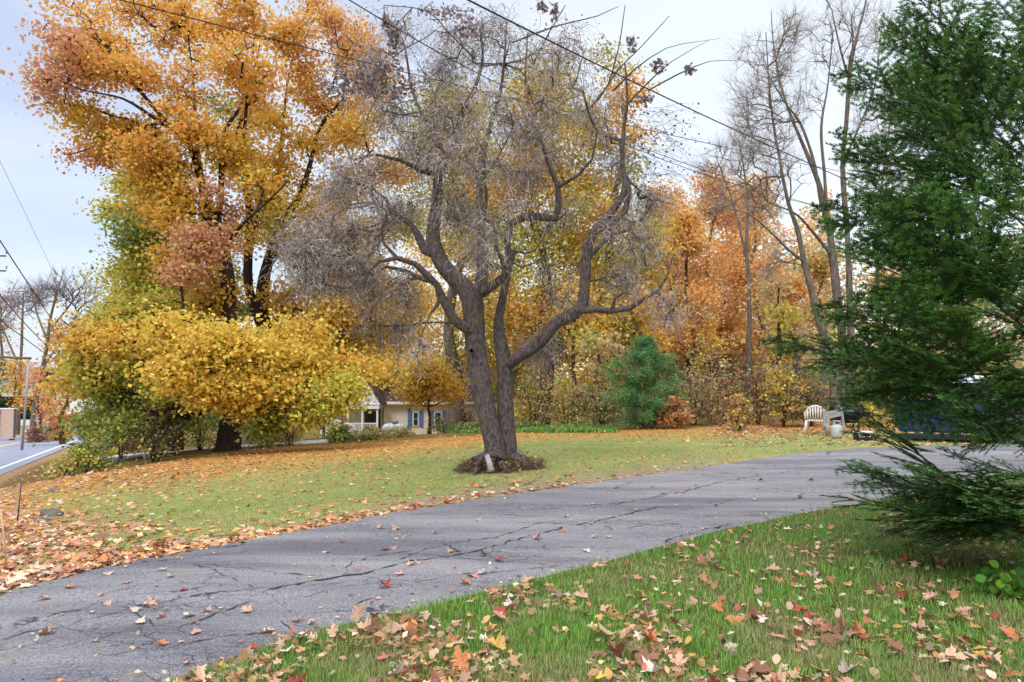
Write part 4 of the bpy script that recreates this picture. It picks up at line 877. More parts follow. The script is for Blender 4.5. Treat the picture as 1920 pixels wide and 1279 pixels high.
sh = [('bright green shrub at the left corner of the lawn by the road', 165, 880, 20, 66, 95, ['green', 'deepgreen', 'yelgreen'], 0, 18),
 ('low yellowish shrub spilling towards the road, leftmost', 118, 893, 19.5, 42, 60, ['yelgreen', 'olive', 'tan'], 60, 9),
 ('arching brown shrub with bare stems in front of the pale drive', 290, 858, 22, 100, 120, ['brown', 'olive', 'yelgreen'], 700, 5),
 ('thin reddish shrub at the roadside left of the arching one', 228, 866, 25, 95, 80, ['olive', 'maroon', 'brown'], 500, 5),
 ('yellow-green shrub touching the left side of the great trunk', 375, 846, 26.5, 85, 80, ['yelgreen', 'olive', 'green'], 150, 10),
 ('dark green shrub in the shade left of the great trunk', 325, 840, 33, 80, 80, ['deepgreen'], 0, 16),
 ('yellow-green weeds right of the great trunk', 500, 840, 26, 42, 70, ['yelgreen', 'olive'], 200, 9),
 ('small brown stemmed shrub below the yellow maple skirt', 545, 834, 26, 60, 50, ['brown', 'rust', 'olive'], 200, 6),
 ('rounded fresh green bush in front of the white railing', 632, 828, 26.5, 34, 58, ['green', 'deepgreen'], 0, 20),
 ('brown flowering bush in front of the white gas tank', 745, 822, 28, 17, 75, ['brown', 'tan', 'green'], 200, 9),
 ('low mixed weeds between the green bush and the gas tank', 690, 826, 27, 26, 60, ['olive', 'brown', 'green'], 160, 9),
 ('dark red shrub growing against the cottage wall', 880, 812, 36, 55, 40, ['maroon', 'brown', 'rust'], 300, 8),
 ('grey-green perennials in front of the cottage window', 830, 815, 33, 40, 60, ['olive', 'green', 'brown'], 200, 8),
 ('green ground shrub left of the twin trunk', 880, 816, 30, 18, 90, ['green', 'deepgreen'], 0, 16),
 ('low green weeds right of the twin trunk', 990, 806, 28, 16, 60, ['green', 'deepgreen'], 0, 14)]
for i, (lb, px, by_, Y, h, wd, pals, bare, per) in enumerate(sh):
    shrub('shrub', lb, px, by_, Y, h, wd, pals, n=70, per=per, leaf=.085, seed=240+i, group=SG2, bare=bare)

# far wood: reads as one mass
def far_mass(name, segs, seed):
    r = np.random.default_rng(seed); C_ = []; K = []
    for (px0, px1, Y, top, bot, n, pals) in segs:
        px = r.uniform(px0, px1, n); s = top+ (1-r.random(n)**1.3)*0; e = top+25*np.sin(px/23.)+14*np.sin(px/9.+1); py = e+(bot-e)*r.random(n)**.8
        Ys = Y*(1+r.normal(0, .06, n)); C_.append(np.array([P(a, b_, c_) for a, b_, c_ in zip(px, py, Ys)]))
        kk = (fract_noise(px, py, 60, 4)*2+r.normal(0, .5, n)+len(pals)/2).astype(int) % len(pals)
        cols = np.empty((n, 3)); 
        for j in range(len(pals)):
            mk = kk == j; cols[mk] = pick(PAL[pals[j]], int(mk.sum()), r)
        K.append(cols)
    C_ = np.concatenate(C_); K = np.concatenate(K)
    V, Fi, tt, cc = leaf_quads(C_, .38, K, .3, None, .9, False, r)
    return tag(raw_mesh(name, V, Fi, tt, M['leaf'], None, cc), kind='stuff')
far_mass('distant_wood', [(880, 1240, 75, 400, 800, 16000, ['amber', 'olive', 'yelgreen']), (1200, 1560, 78, 385, 800, 24000, ['redor', 'peach', 'tan', 'olive']), (1500, 2050, 75, 430, 800, 15000, ['tan', 'brown', 'olive', 'peach']),
   (180, 620, 85, 700, 830, 7000, ['green', 'olive', 'deepgreen']), (600, 960, 90, 560, 800, 8000, ['amber', 'yelgreen', 'orange']), (1150, 1600, 50, 640, 800, 9000, ['olive', 'brown', 'tan']), (1600, 2050, 45, 640, 790, 8000, ['olive', 'brown', 'tan']),
   (-300, 200, 150, 700, 800, 3500, ['olive', 'brown', 'rust'])], 5)

# ------------------------------------------------------------------ far left: houses, hedge, trees by the road
def on(px, Y, n=0): x = P(px, 700, Y)[0]; return x, Y, g1(x, Y)
FL = 'autumn trees across the road'
auto_tree('street_tree', 'pink-orange tree across the road at the left edge', 5, 70, 560, 60, ['pink', 'peach', 'rust'], .5, .22, 'bark_grey', FL, 301, low=.3, per=9)
auto_tree('street_tree', 'rosy tree across the road right of the forked trunk', 105, 75, 600, 50, ['pink', 'rust', 'amber'], .8, .3, 'bark_grey', FL, 302, low=.1, per=8)
auto_tree('street_tree', 'green-topped conifer behind the lamp arm at the left edge', -5, 90, 620, 40, ['deepgreen', 'green'], .7, .3, 'bark_dark', FL, 303, low=.3, per=10)
auto_tree('street_tree', 'low orange tree beside the white house at the left edge', 30, 62, 680, 35, ['orange', 'amber'], .8, .22, 'bark_dark', FL, 304, low=.35, per=9)
auto_tree('street_tree', 'red leaved small tree at the foot of the bare fan-shaped tree', 78, 56, 690, 28, ['rust', 'pink', 'redor'], .8, .22, 'bark_dark', FL, 305, low=.2, per=8)
auto_tree('street_tree', 'orange tree just left of the great maple skirt', 125, 50, 655, 40, ['rust', 'amber', 'orange'], .9, .22, 'bark_dark', FL, 306, low=.15, per=10)
bare_tree('bare_tree', 'bare fan-shaped tree across the road, tallest against the left sky', (60, 800), 58,
  [[(62, 812, 14), (64, 770, 9), (72, 720, 8), (86, 660, 6.5), (94, 600, 5), (104, 560, 3.5), (115, 520, 2)], [(90, 640, 4), (70, 590, 3), (58, 540, 2)], [(92, 620, 4), (125, 580, 3), (150, 545, 2)], [(76, 700, 4), (100, 660, 3), (135, 620, 2)]],
  [(110, 540, 50, 40, 50, 'x'), (150, 570, 40, 40, 40, 'x'), (70, 560, 40, 40, 34, 'x'), (150, 620, 30, 30, 20, 'x')], 36, 'bare trees across the road', tw=2600, twl=(.4, 1.2), tip=.022, twc=((150, 140, 150), (120, 108, 116)))
bare_tree('bare_tree', 'second bare tree across the road, left of the fan-shaped one behind the lamp mast', (30, 805), 64,
  [[(32, 815, 10), (36, 740, 7), (40, 660, 5), (42, 600, 4), (44, 550, 2)], [(38, 690, 4), (15, 640, 3), (0, 600, 2)]],
  [(35, 560, 40, 40, 34, 'x'), (5, 590, 30, 40, 24, 'x')], 37, 'bare trees across the road', tw=1500, twl=(.6, 1.5), tip=.022, twc=((150, 134, 140), (126, 110, 112)))
M['white_wall'] = simple('white_siding', (222, 224, 230), .7, var=.05, scale=3); M['roof_grey'] = simple('grey_shingle', (120, 116, 124), .9, scale=14)
M['glass'] = simple('dark_glass', (38, 44, 54), .12, var=.3, scale=2, bmp=0, spec=.6)
def house(name, label, px0, px1, Y, wall_top_py, ridge_py, group=None, base_drop=.3, wins=(.2, .5, .8), mat='white_wall', depth=7):
    a = P(px0, 700, Y)[0]; b_ = P(px1, 700, Y)[0]; zt = P(px0, wall_top_py, Y)[2]; zr = P(px0, ridge_py, Y)[2]; z0 = min(g1(a, Y), g1(b_, Y))-base_drop
    H = empty(name, ((a+b_)/2, Y, z0+base_drop), label, 'house', group)
    q = MB(); q.box(((a+b_)/2, Y+depth/2, (z0+zt)/2), (b_-a, depth, zt-z0)); 
    q.build('wall', M[mat], H)
    q = MB(); o_ = .35
    q.add([(a-o_, Y-o_, zt+.003), (b_+o_, Y-o_, zt+.003), (b_+o_, Y+depth/2, zr), (a-o_, Y+depth/2, zr), (a-o_, Y+depth+o_, zt+.003), (b_+o_, Y+depth+o_, zt+.003),
           (a-o_, Y-o_, zt+.15), (b_+o_, Y-o_, zt+.15), (b_+o_, Y+depth/2, zr+.16), (a-o_, Y+depth/2, zr+.16), (a-o_, Y+depth+o_, zt+.15), (b_+o_, Y+depth+o_, zt+.15)],
          [(6, 7, 8, 9), (9, 8, 11, 10), (0, 3, 2, 1), (3, 4, 5, 2), (0, 1, 7, 6), (5, 4, 10, 11), (0, 6, 9, 3), (3, 9, 10, 4), (1, 2, 8, 7), (2, 5, 11, 8)])
    q.build('roof', M['roof_grey'], H)
    for f in wins:
        x = a+(b_-a)*f; q = MB(); q.box((x, Y-.03, zt-1.3), (1.15, .08, 1.5)); wf = q.build('window', M['white_wall'], H)
        q = MB(); q.box((x, Y-.075, zt-1.3), (.95, .03, 1.3)); q.build('pane', M['glass'], wf)
    return H
house('white_house', 'white house half hidden behind the trees at the left edge', -60, 58, 96, 725, 690, 'white houses across the road')
house('white_house', 'small white house behind the orange tree, right of the bare fan-shaped tree', 100, 190, 120, 745, 722, 'white houses across the road', wins=(.3, .7))
# clipped dark hedge and pale garden wall
hx0 = P(-20, 760, 66)[0]; hx1 = P(62, 760, 66)[0]
hd = empty('hedge', ((hx0+hx1)/2, 66, g1(hx0, 66)), 'long dark clipped hedge in front of the white house', 'hedge'); r = np.random.default_rng(9)
n = 5000; C_ = np.stack([r.uniform(hx0, hx1, n), 66+r.uniform(-.6, .6, n), P(0, 748, 66)[2]-r.random(n)*1.6], 1)
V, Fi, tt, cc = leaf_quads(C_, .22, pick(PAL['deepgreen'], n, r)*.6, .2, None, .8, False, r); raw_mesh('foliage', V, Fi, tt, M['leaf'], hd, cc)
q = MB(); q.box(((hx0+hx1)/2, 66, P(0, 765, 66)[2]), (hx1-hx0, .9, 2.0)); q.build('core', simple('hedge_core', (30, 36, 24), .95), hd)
gwz = P(0, 765, 60)[2]; gx0 = P(-30, 765, 60)[0]; gx1 = P(30, 765, 60)[0]
gw = empty('garden_wall', ((gx0+gx1)/2, 60, gwz-1.3), 'pale fence panels below the dark hedge at the left edge', 'fence')
q = MB(); q.box(((gx0+gx1)/2, 60, gwz-1.25), (gx1-gx0, .12, 2.4)); q.build('panel', simple('tan_panel', (190, 164, 148), .9), gw)
q = MB(); q.box(((gx0+gx1)/2, 60, gwz-.06), (gx1-gx0+.1, .2, .1)); q.build('top_rail', M['white_wall'], gw)
for k in range(3):
    q = MB(); q.box((gx0+(gx1-gx0)*k/2, 59.9, gwz-1.2), (.14, .1, 2.3)); q.build('post', simple('dark_post', (90, 84, 84), .9) if k == 0 else bpy.data.materials['dark_post'], gw)
for i, (lb, px, Y, h, wd, pals) in enumerate([('dark evergreen bush at the far end of the visible road', 105, 66, 34, 40, ['deepgreen']), ('rust and gold bush beside the road, right of the bare tree foot', 112, 58, 22, 36, ['rust', 'amber', 'tan']), ('brown bramble mound at the foot of the bare fan-shaped tree', 68, 55, 32, 36, ['brown', 'maroon'])]):
    x_, y_, z_ = on(px, Y); pyb = float(proj(x_, y_, z_)[1]); shrub('shrub', lb, px, pyb, Y, h, wd, pals, n=60, per=16, leaf=.2, seed=280+i, group='bushes across the road', bare=60)

# lamp mast with a long arm, plain post, guard post, cables
M['steel'] = simple('galvanised', (150, 152, 158), .5, .4); M['old_wood'] = simple('old_wood', (120, 92, 70), .9, scale=20); M['cable'] = simple('cable_black', (34, 34, 40), .6)
x_, y_, z_ = on(45, 42); lm = empty('lamp_post', (x_, y_, z_), 'thin grey street lamp mast with a brown arm reaching out of the left edge', 'street lamp')
q = MB(); q.tube([(x_, y_, z_-.2), P(48, 760, 42), P(54, 672, 42)], [.075, .06, .05], 10); q.build('mast', M['steel'], lm, True)
q = MB(); q.tube([P(58, 672, 42), P(30, 671, 42), P(0, 669, 42), P(-40, 666, 42)], .07, 10); q.build('arm', M['old_wood'], lm, True)
q = MB(); q.tube([P(-40, 666, 42), P(-60, 668, 42), P(-76, 674, 42)], [.1, .2, .12], 10); q.build('lamp_head', M['steel'], lm, True)
x_, y_, z_ = on(158, 27); pz = P(158, 762, 27)[2]
gp = empty('roadside_post', (x_, y_, z_), 'pale square post beside the road, left of the great maple skirt', 'post')
q = MB(); q.box((x_, y_, (z_+pz)/2), (.13, .13, pz-z_)); q.build('shaft', simple('pale_post', (186, 182, 192), .8), gp, bevel=.01)
q = MB(); q.box((x_, y_, pz+.025), (.19, .19, .05)); q.build('cap', M['white_wall'], gp, bevel=.01)
s0 = onground(14, 1065); s1 = P(2, 962, s0[1]-.1); sk = empty('marker_stake', s0, 'thin pale driveway marker stake leaning at the left edge', 'stake')
q = MB(); q.tube([s0-np.array([0, 0, .05]), s0*.5+s1*.5, s1], [.008, .008, .006], 8); q.build('rod', simple('stake_wood', (206, 178, 140), .8), sk, True)
s0 = onground(32, 980); s1 = P(40, 905, s0[1]); sk = empty('marker_stake', s0, 'short dark metal stake standing in the leaves by the road', 'stake')
q = MB(); q.tube([s0-np.array([0, 0, .05]), s1], [.009, .008], 8); q.build('rod', simple('dark_metal', (70, 66, 74), .7), sk, True)
# rocks
M['rock'] = simple('rock', (96, 92, 84), .95, var=.35, scale=5, bmp=.6)
def rock(px, py, d, label, seed):
    c = onground(px, py); me = bpy.data.meshes.new('rock'); import bmesh
    bm = bmesh.new(); bmesh.ops.create_icosphere(bm, subdivisions=3, radius=1); r = np.random.default_rng(seed); ph = r.uniform(0, 6, 9)
    for v in bm.verts:
        p = v.co.normalized(); f = 1+.18*math.sin(3*p.x+ph[0])*math.cos(2.4*p.y+ph[1])+.10*math.sin(6*p.z+ph[2]+4*p.x)+.05*math.sin(13*p.y+ph[3]); v.co = Vector((p.x*d[0]*f, p.y*d[1]*f, p.z*d[2]*f))
    bm.to_mesh(me); bm.free(); me.materials.append(M['rock']); me.polygons.foreach_set('use_smooth', [True]*len(me.polygons))
    o = bpy.data.objects.new('rock', me); col.objects.link(o); o.location = (c[0], c[1], c[2]+d[2]*.15); return tag(o, label, 'rock', 'rocks in the leaves at the left')
rock(98, 968, (.17, .11, .09), 'dark grey rock poking from the leaves, right one of the pair', 1); rock(78, 978, (.12, .09, .05), 'smaller flat rock at the left of the pair in the leaves', 2)
rock(104, 922, (.14, .10, .05), 'pale greenish rock further up the left bank', 3)

def cable(label, pts, rad, extra=None):
    """pts [(px,py,Y)]"""
    W = [Vector(tuple(P(*p))) for p in pts]; O = []
    a, b_ = W[0], W[-1]; n = 40
    mid = W[1]; 
    for k in range(n+1):          # quadratic sag through the middle point
        t_ = k/n; tm = (mid-a).length/((mid-a).length+(b_-mid).length)
        L0 = (t_-tm)*(t_-1)/((0-tm)*(0-1)); L1 = t_*(t_-1)/(tm*(tm-1)); L2 = t_*(t_-tm)/(1*(1-tm)); O.append(a*L0+mid*L1+b_*L2)
    q = MB(); q.tube(O, rad, 6); o = q.build('overhead_cable', M['cable'], None, True); me = o.data
    tag(o, label, 'cable', 'overhead cables'); return o
cable('thickest black cable, crossing from the top of the fruit tree down to the fir', [(760, -60, 8), (1180, 150, 13), (1720, 395, 24)], .013)
cable('cable from the top centre-left passing through the vines below the thickest one', [(560, -60, 9), (950, 165, 14), (1720, 440, 24)], .009)
cable('long cable starting over the orange maple top and reaching the bare trees', [(180, -12, 9), (900, 170, 14), (1720, 350, 24)], .009)
cable('faint lowest cable over the orange trees, behind the fruit tree', [(1000, 190, 16), (1300, 320, 22), (1700, 420, 30)], .010)
cable('single cable slanting down the left sky towards the lamp mast', [(-40, 390, 30), (45, 520, 40), (130, 650, 60)], .028)
cable('upper one of two cables sagging past the lamp mast', [(-40, 505, 30), (50, 610, 40), (140, 690, 60)], .024)
cable('lower one of two cables sagging past the lamp mast', [(-40, 570, 30), (40, 630, 40), (140, 702, 60)], .024)
cable('hair-thin wire high in the left sky', [(-30, 240, 22), (40, 385, 26), (100, 510, 34)], .006)
pl_ = empty('utility_pole', on(-8, 46), 'top fittings of a dark pole just inside the left edge', 'utility pole')
a = pl_.location
q = MB(); q.tube([(a[0], a[1], a[2]-.2), P(-8, 470, 46)], [.17, .12], 12); q.build('pole', M['old_wood'], pl_, True)
for py in (480, 508):
    q = MB(); q.box(P(2, py, 45.8), (.6, .08, .08)); q.build('crossarm', M['cable'], pl_); q = MB(); q.lathe(P(12, py-4, 45.8), [(.04, 0), (.07, .06), (.04, .1), (.06, .16), (.02, .2)], 10); q.build('insulator', M['steel'], pl_, True)

# ------------------------------------------------------------------ the cream cottage
M['cream'] = None
m, t = mat_new('cream_clapboard'); tcx = t.nodes.new('ShaderNodeTexCoord'); sx = t.nodes.new('ShaderNodeSeparateXYZ'); t.links.new(tcx.outputs['Object'], sx.inputs[0])
mo = t.nodes.new('ShaderNodeMath'); mo.operation = 'MULTIPLY'; mo.inputs[1].default_value = 8; t.links.new(sx.outputs[2], mo.inputs[0]); fr = t.nodes.new('ShaderNodeMath'); fr.operation = 'FRACT'; t.links.new(mo.outputs[0], fr.inputs[0])
n_ = noise(t, 2, 4); r_ = ramp(t, n_.outputs['Fac'], [(.3, tuple(lin((224, 222, 206)))), (.7, tuple(lin((236, 234, 222))))])
principled(t, r_.outputs[0], .75, 0, bump(t, fr.outputs[0], .8, .03), .3); M['cream'] = m
M['blue'] = simple('blue_trim', (82, 112, 160), .6); M['dark_roof'] = simple('dark_roof', (74, 58, 64), .9, scale=12, var=.3); M['trim'] = simple('white_trim', (228, 228, 228), .6, var=.04)
Y = 45.0; gz = -2.45
def X(px): return (px-CX)/F*Y
def Z(py): return 1.6-(py-HOR)/F*Y
H = empty('cottage', (X(800), Y, gz), 'low cream clapboard cottage with blue shutters behind the lawn', 'house')
xa, xb, ze = X(720), X(925), Z(757)
q = MB(); q.box(((xa+xb)/2, Y+3.5, (gz-.4+ze)/2), (xb-xa, 7, ze-gz+.4)); q.build('wall', M['cream'], H)
def gable_roof(mb, x0, x1, y0, y1, z0, zr, th=.14):       # ridge along X
    ym = (y0+y1)/2
    mb.add([(x0, y0, z0), (x1, y0, z0), (x1, ym, zr), (x0, ym, zr), (x0, y1, z0), (x1, y1, z0), (x0, y0, z0+th), (x1, y0, z0+th), (x1, ym, zr+th), (x0, ym, zr+th), (x0, y1, z0+th), (x1, y1, z0+th)],
           [(6, 7, 8, 9), (9, 8, 11, 10), (0, 3, 2, 1), (3, 4, 5, 2), (0, 1, 7, 6), (5, 4, 10, 11), (0, 6, 9, 3), (3, 9, 10, 4), (1, 2, 8, 7), (2, 5, 11, 8)])
q = MB(); gable_roof(q, xa-.2, xb+.4, Y-.45, Y+7.4, ze+.02, Z(690)); rf = q.build('roof', M['dark_roof'], H)
q = MB(); q.box(((xa+xb)/2+.1, Y-.47, ze+.07), (xb-xa+.6, .03, .16)); q.build('eave_board', M['trim'], H)
# porch with white front gable
pa, pb = X(612), X(719); pz = Z(762); gy = Y-1.6
q = MB(); q.box(((pa+pb)/2, Y+2.0, (gz+pz)/2), (pb-pa-.1, 4, pz-gz)); q.build('porch_wall', M['cream'], H)
pr = MB(); apx = (X(640)+X(719))/2; az = Z(700); xl, xr = X(655), X(722)
pr.add([(xl-.2, gy, pz+.15), (xr+.2, gy, pz+.15), ((xl+xr)/2, gy, az), (xl-.2, Y+3, pz+.15), (xr+.2, Y+3, pz+.15), ((xl+xr)/2, Y+3, az)], [(0, 3, 5, 2), (1, 2, 5, 4)]); 
th = MB(); th.v = pr.v+[(x, y, z+.12) for x, y, z in pr.v]; th.f = [(0, 3, 5, 2), (1, 2, 5, 4), (6, 8, 11, 9), (7, 10, 11, 8), (0, 2, 8, 6), (2, 1, 7, 8), (0, 6, 9, 3), (1, 4, 10, 7)]
th.build('porch_roof', M['dark_roof'], H)
q = MB(); q.add([(xl, gy+.1, pz+.16), (xr, gy+.1, pz+.16), ((xl+xr)/2, gy+.1, az-.08), (xl, gy+.2, pz+.16), (xr, gy+.2, pz+.16), ((xl+xr)/2, gy+.2, az-.08)], [(0, 1, 2), (5, 4, 3), (0, 3, 4, 1), (1, 4, 5, 2), (2, 5, 3, 0)]); q.build('gable', M['white_wall'], H)
q = MB(); q.box(((pa+pb)/2, (gy+Y)/2, pz+.02), (pb-pa+.1, Y-gy+.1, .2)); q.build('porch_beam', M['trim'], H)
q = MB(); q.box(((pa+pb)/2, (gy+Y)/2, gz+.25), (pb-pa, Y-gy, .4)); q.build('porch_floor', simple('porch_floor', (130, 126, 124), .8), H)
for px in (616, 640, 664, 690, 717):
    q = MB(); q.box((X(px), gy+.08, (gz+.45+pz-.08)/2), (.11, .11, pz-.08-gz-.45)); q.build('porch_post', M['trim'], H, bevel=.01)
q = MB()
for z_ in (gz+1.3, gz+.6): q.box(((X(664)+pb)/2, gy+.08, z_), (pb-X(664)-.13, .05, .06))
for k in range(22): q.box((X(664)+(pb-X(664))*(k+.5)/22, gy+.08, gz+.95), (.03, .03, .63))
q.build('porch_railing', M['trim'], H)
q = MB(); q.box((X(700), Y-.04, gz+1.45), (.95, .08, 2.0)); q.build('door', M['glass'], H)
for (p0, p1, sh1, sh2) in ((775, 786, 770, 791), (815, 829, 810, 834), (864, 877, 859, 882)):
    w_ = X(p1)-X(p0); xc = (X(p0)+X(p1))/2; zc = (Z(772)+Z(798))/2; h_ = Z(772)-Z(798)
    q = MB(); q.box((xc, Y-.05, zc), (w_, .1, h_)); wf = q.build('window', M['trim'], H)
    q = MB(); q.box((xc, Y-.105, zc+h_*.23), (w_-.12, .03, h_*.42)); q.box((xc, Y-.105, zc-h_*.23), (w_-.12, .03, h_*.42)); q.build('pane', M['glass'], wf)
    for s_ in (sh1, sh2):
        q = MB(); q.box((X(s_), Y-.05, zc), (.2, .07, h_+.1)); q.build('shutter', M['blue'], H)
q = MB(); q.box((X(768), Y-.04, (gz+ze)/2), (.14, .1, ze-gz-.2)); q.build('corner_board', M['blue'], H)
# white access railing (ramp)
Yr = 40.0; rz = g1(P(640, 800, Yr)[0], Yr); RA = empty('ramp_railing', (P(640, 800, Yr)[0], Yr, rz), 'white stair railing descending in front of the porch', 'railing')
def rp(px, py): return P(px, py, Yr)
q = MB(); q.tube([rp(614, 787), rp(624, 786), rp(664, 800)], .045, 8); q.build('top_rail', M['trim'], RA)
q = MB(); q.tube([rp(614, 812), rp(664, 816)], .04, 8); q.build('bottom_rail', M['trim'], RA)
for k in range(9):
    f = k/8; px = 614+50*f; q = MB(); q.tube([rp(px, 786.5+max(0, f-.15)*15.5), rp(px, 812+4*f)], .028, 6); q.build('baluster', M['trim'], RA)
for px, py in ((613, 785), (664, 798)):
    q = MB(); a = rp(px, py); q.box((a[0], a[1], (a[2]+rz)/2), (.12, .12, a[2]-rz+.1)); q.build('post', M['trim'], RA)
# horizontal gas tank
Yt = 36.0; c = P(741, 806, Yt); TK = empty('gas_tank', (c[0], Yt, g1(c[0], Yt)), 'white horizontal propane tank in front of the cream cottage wall', 'gas tank')
L2 = 25*Yt/F; rr = 12*Yt/F
q = MB(); pr_ = [(.02, -L2-.0), (rr*.5, -L2+.03), (rr*.8, -L2+.10), (rr, -L2+.25), (rr, L2-.25), (rr*.8, L2-.10), (rr*.5, L2-.03), (.02, L2)]; q.lathe((c[0], Yt, c[2]), pr_, 24, 'X'); q.build('shell', simple('tank_white', (226, 232, 230), .35, var=.04), TK, True)
q = MB(); q.lathe((c[0], Yt, c[2]+rr-.02), [(.16, 0), (.16, .12), (.1, .17), (.02, .18)], 16); q.build('valve_dome', M['steel'], TK, True)
for s_ in (-1, 1):
    q = MB(); zb = TK.location.z-.1; q.box((c[0]+s_*L2*.6, Yt, (zb+c[2]-rr*.6)/2), (.15, rr*1.5, c[2]-rr*.6-zb)); q.build('leg', simple('tank_leg', (150, 152, 156), .8), TK)
# picket fence and blue bin right of the great trunk
Yp = 33.0; pf = empty('picket_fence', on(500, Yp), 'low weathered picket fence right of the great maple trunk', 'fence')
q = MB(); q2 = MB()
for k in range(34):
    px = 452+k*3.4; x_ = P(px, 800, Yp)[0]; z_ = g1(x_, Yp); q.box((x_, Yp, z_+.36), (.05, .02, .72)); q.box((x_, Yp, z_+.735), (.03, .018, .04))
x0_, x1_ = P(450, 800, Yp)[0], P(568, 800, Yp)[0]
for h in (.2, .55): q2.box(((x0_+x1_)/2, Yp+.03, g1((x0_+x1_)/2, Yp)+h), (x1_-x0_, .03, .06))
q.build('pickets', simple('picket', (176, 164, 116), .9), pf); q2.build('rails', bpy.data.materials['picket'], pf)
x_, y_, z_ = on(467, 37); bn = empty('refuse_bin', (x_, y_, z_), 'dark blue wheeled bin behind the picket fence', 'bin')
M['bin_blue'] = simple('bin_blue', (30, 44, 128), .5)
q = MB(); q.add([(x_+a*.28, y_+b__*.3, z_+.08) for a in (-1, 1) for b__ in (-1, 1)]+[(x_+a*.36, y_+b__*.38, z_+1.05) for a in (-1, 1) for b__ in (-1, 1)], [(0, 1, 3, 2), (4, 6, 7, 5), (0, 4, 5, 1), (2, 3, 7, 6), (0, 2, 6, 4), (1, 5, 7, 3)]); q.build('body', M['bin_blue'], bn)
q = MB(); q.box((x_, y_, z_+1.09), (.8, .84, .07), rx=.05); q.build('lid', M['bin_blue'], bn, bevel=.02)
for s_ in (-1, 1):
    q = MB(); q.lathe((x_+s_*.33, y_+.3, z_+.12), [(.12, -.03), (.12, .03)], 14, 'X'); q.build('wheel', M['cable'], bn)

# ------------------------------------------------------------------ things by the end of the drive
M['plastic_white'] = simple('white_plastic', (222, 214, 204), .5, var=.06); M['black_paint'] = simple('black_paint', (24, 24, 30), .45, var=.3); M['grey_wood'] = simple('grey_slats', (156, 150, 150), .8, scale=15)
Yc = 20.6
def PG(px, py, Y=Yc): return P(px, py, Y)
# monobloc chair seen from behind-left
c = P(1532, 815, Yc); z0 = g1(c[0], Yc); CH = empty('plastic_chair', (c[0], Yc, z0), 'white moulded plastic garden chair with rounded back, leftmost of the seats', 'chair')
def chair_pts(u, v, z): a = -.5; return (c[0]+u*math.cos(a)-v*math.sin(a), Yc+u*math.sin(a)+v*math.cos(a), z0+z)
q = MB(); n = 14
for k in range(2):
    pass
arc = [(-.27, .23)]+[(.27*math.sin(t_), .23+.02*math.cos(t_)) for t_ in np.linspace(-1.4, 1.4, n)]+[(.27, .23)]
prof = [(.27*math.cos(t_), .40+.38*max(0, math.sin(t_))**.7) for t_ in np.linspace(math.pi, 0, n)]
q.tube([chair_pts(u, -.24-.10*(z-.4), z) for u, z in prof], .024, 8); q.build('back_frame', M['plastic_white'], CH, True)
q = MB()
for k in range(7):
    u = -.2+.4*k/6; zt = .40+.38*math.sqrt(max(0, 1-(u/.27)**2))**.9-.015; a0 = Vector(chair_pts(u, -.245, .40)); a1 = Vector(chair_pts(u, -.24-.1*(zt-.4), zt)); q.tube([a0, a1], .021, 6)
q.build('backrest', M['plastic_white'], CH, True)
q = MB(); vs = [chair_pts(u, v, z) for z in (.36, .385) for (u, v) in ((-.24, -.24), (.24, -.24), (.27, .22), (-.27, .22))]; q.add(vs, [(0, 3, 2, 1), (4, 5, 6, 7), (0, 1, 5, 4), (1, 2, 6, 5), (2, 3, 7, 6), (3, 0, 4, 7)]); q.build('seat', M['plastic_white'], CH, bevel=.01)
for s_ in (-1, 1):
    q = MB(); q.tube([chair_pts(s_*.27, -.27, .52), chair_pts(s_*.3, -.05, .57), chair_pts(s_*.3, .2, .56), chair_pts(s_*.29, .24, .42)], .02, 7); q.build('armrest', M['plastic_white'], CH, True)
    for v in (-.24, .22):
        q = MB(); q.tube([chair_pts(s_*.24, v, .38), chair_pts(s_*.29, v*1.15, -.01)], [.032, .02], 7); q.build('leg', M['plastic_white'], CH, True)
# grey wooden folding chair
Yf = 20.0; FC = empty('folding_chair', onground(1565, 820), 'weathered grey slatted folding chair between the white chair and the grill', 'chair')
q = MB(); q.tube([P(1547, 818, Yf), P(1545, 770, Yf)], .035, 6); q.build('front_post', M['grey_wood'], FC)
q = MB(); q.tube([P(1584, 818, Yf+.2), P(1577, 762, Yf+.2), P(1574, 760, Yf+.2)], .04, 8); q.build('rear_post', M['grey_wood'], FC)
q = MB()
for k, (pa_, pb_) in enumerate((((1545, 785), (1575, 776)), ((1545, 777), (1575, 769.5)))):
    a, b_ = P(*pa_, Yf), P(*pb_, Yf+.2); mid = (a+b_)/2; q.box(mid, (b_[0]-a[0], .03, .09), ry=-math.atan2(b_[2]-a[2], b_[0]-a[0]))
q.build('back_slats', M['grey_wood'], FC)
q = MB(); q.box(P(1563, 800, Yf-.1), (.48, .4, .03)); q.build('seat', M['grey_wood'], FC)
# gas bottle
g0 = onground(1569, 822); gb = empty('gas_bottle', g0, 'small grey-white gas bottle standing under the grey chair back', 'gas bottle')
zt = .30; q = MB(); q.lathe(g0, [(.09, 0), (.13, .03), (.14, .08), (.14, .26), (.11, .33), (.05, .36)], 18); q.build('body', simple('bottle_paint', (176, 176, 170), .5), gb, True)
q = MB(); q.lathe(g0+np.array([0, 0, .36]), [(.02, 0), (.02, .05), (.035, .06), (.035, .09)], 10); q.build('valve', M['steel'], gb, True)
q = MB()
for s_ in (-1, 1): q.box(g0+np.array([s_*.07, 0, .39]), (.02, .1, .09))
q.box(g0+np.array([0, 0, .44]), (.16, .12, .02)); q.build('collar', bpy.data.materials['bottle_paint'], gb)
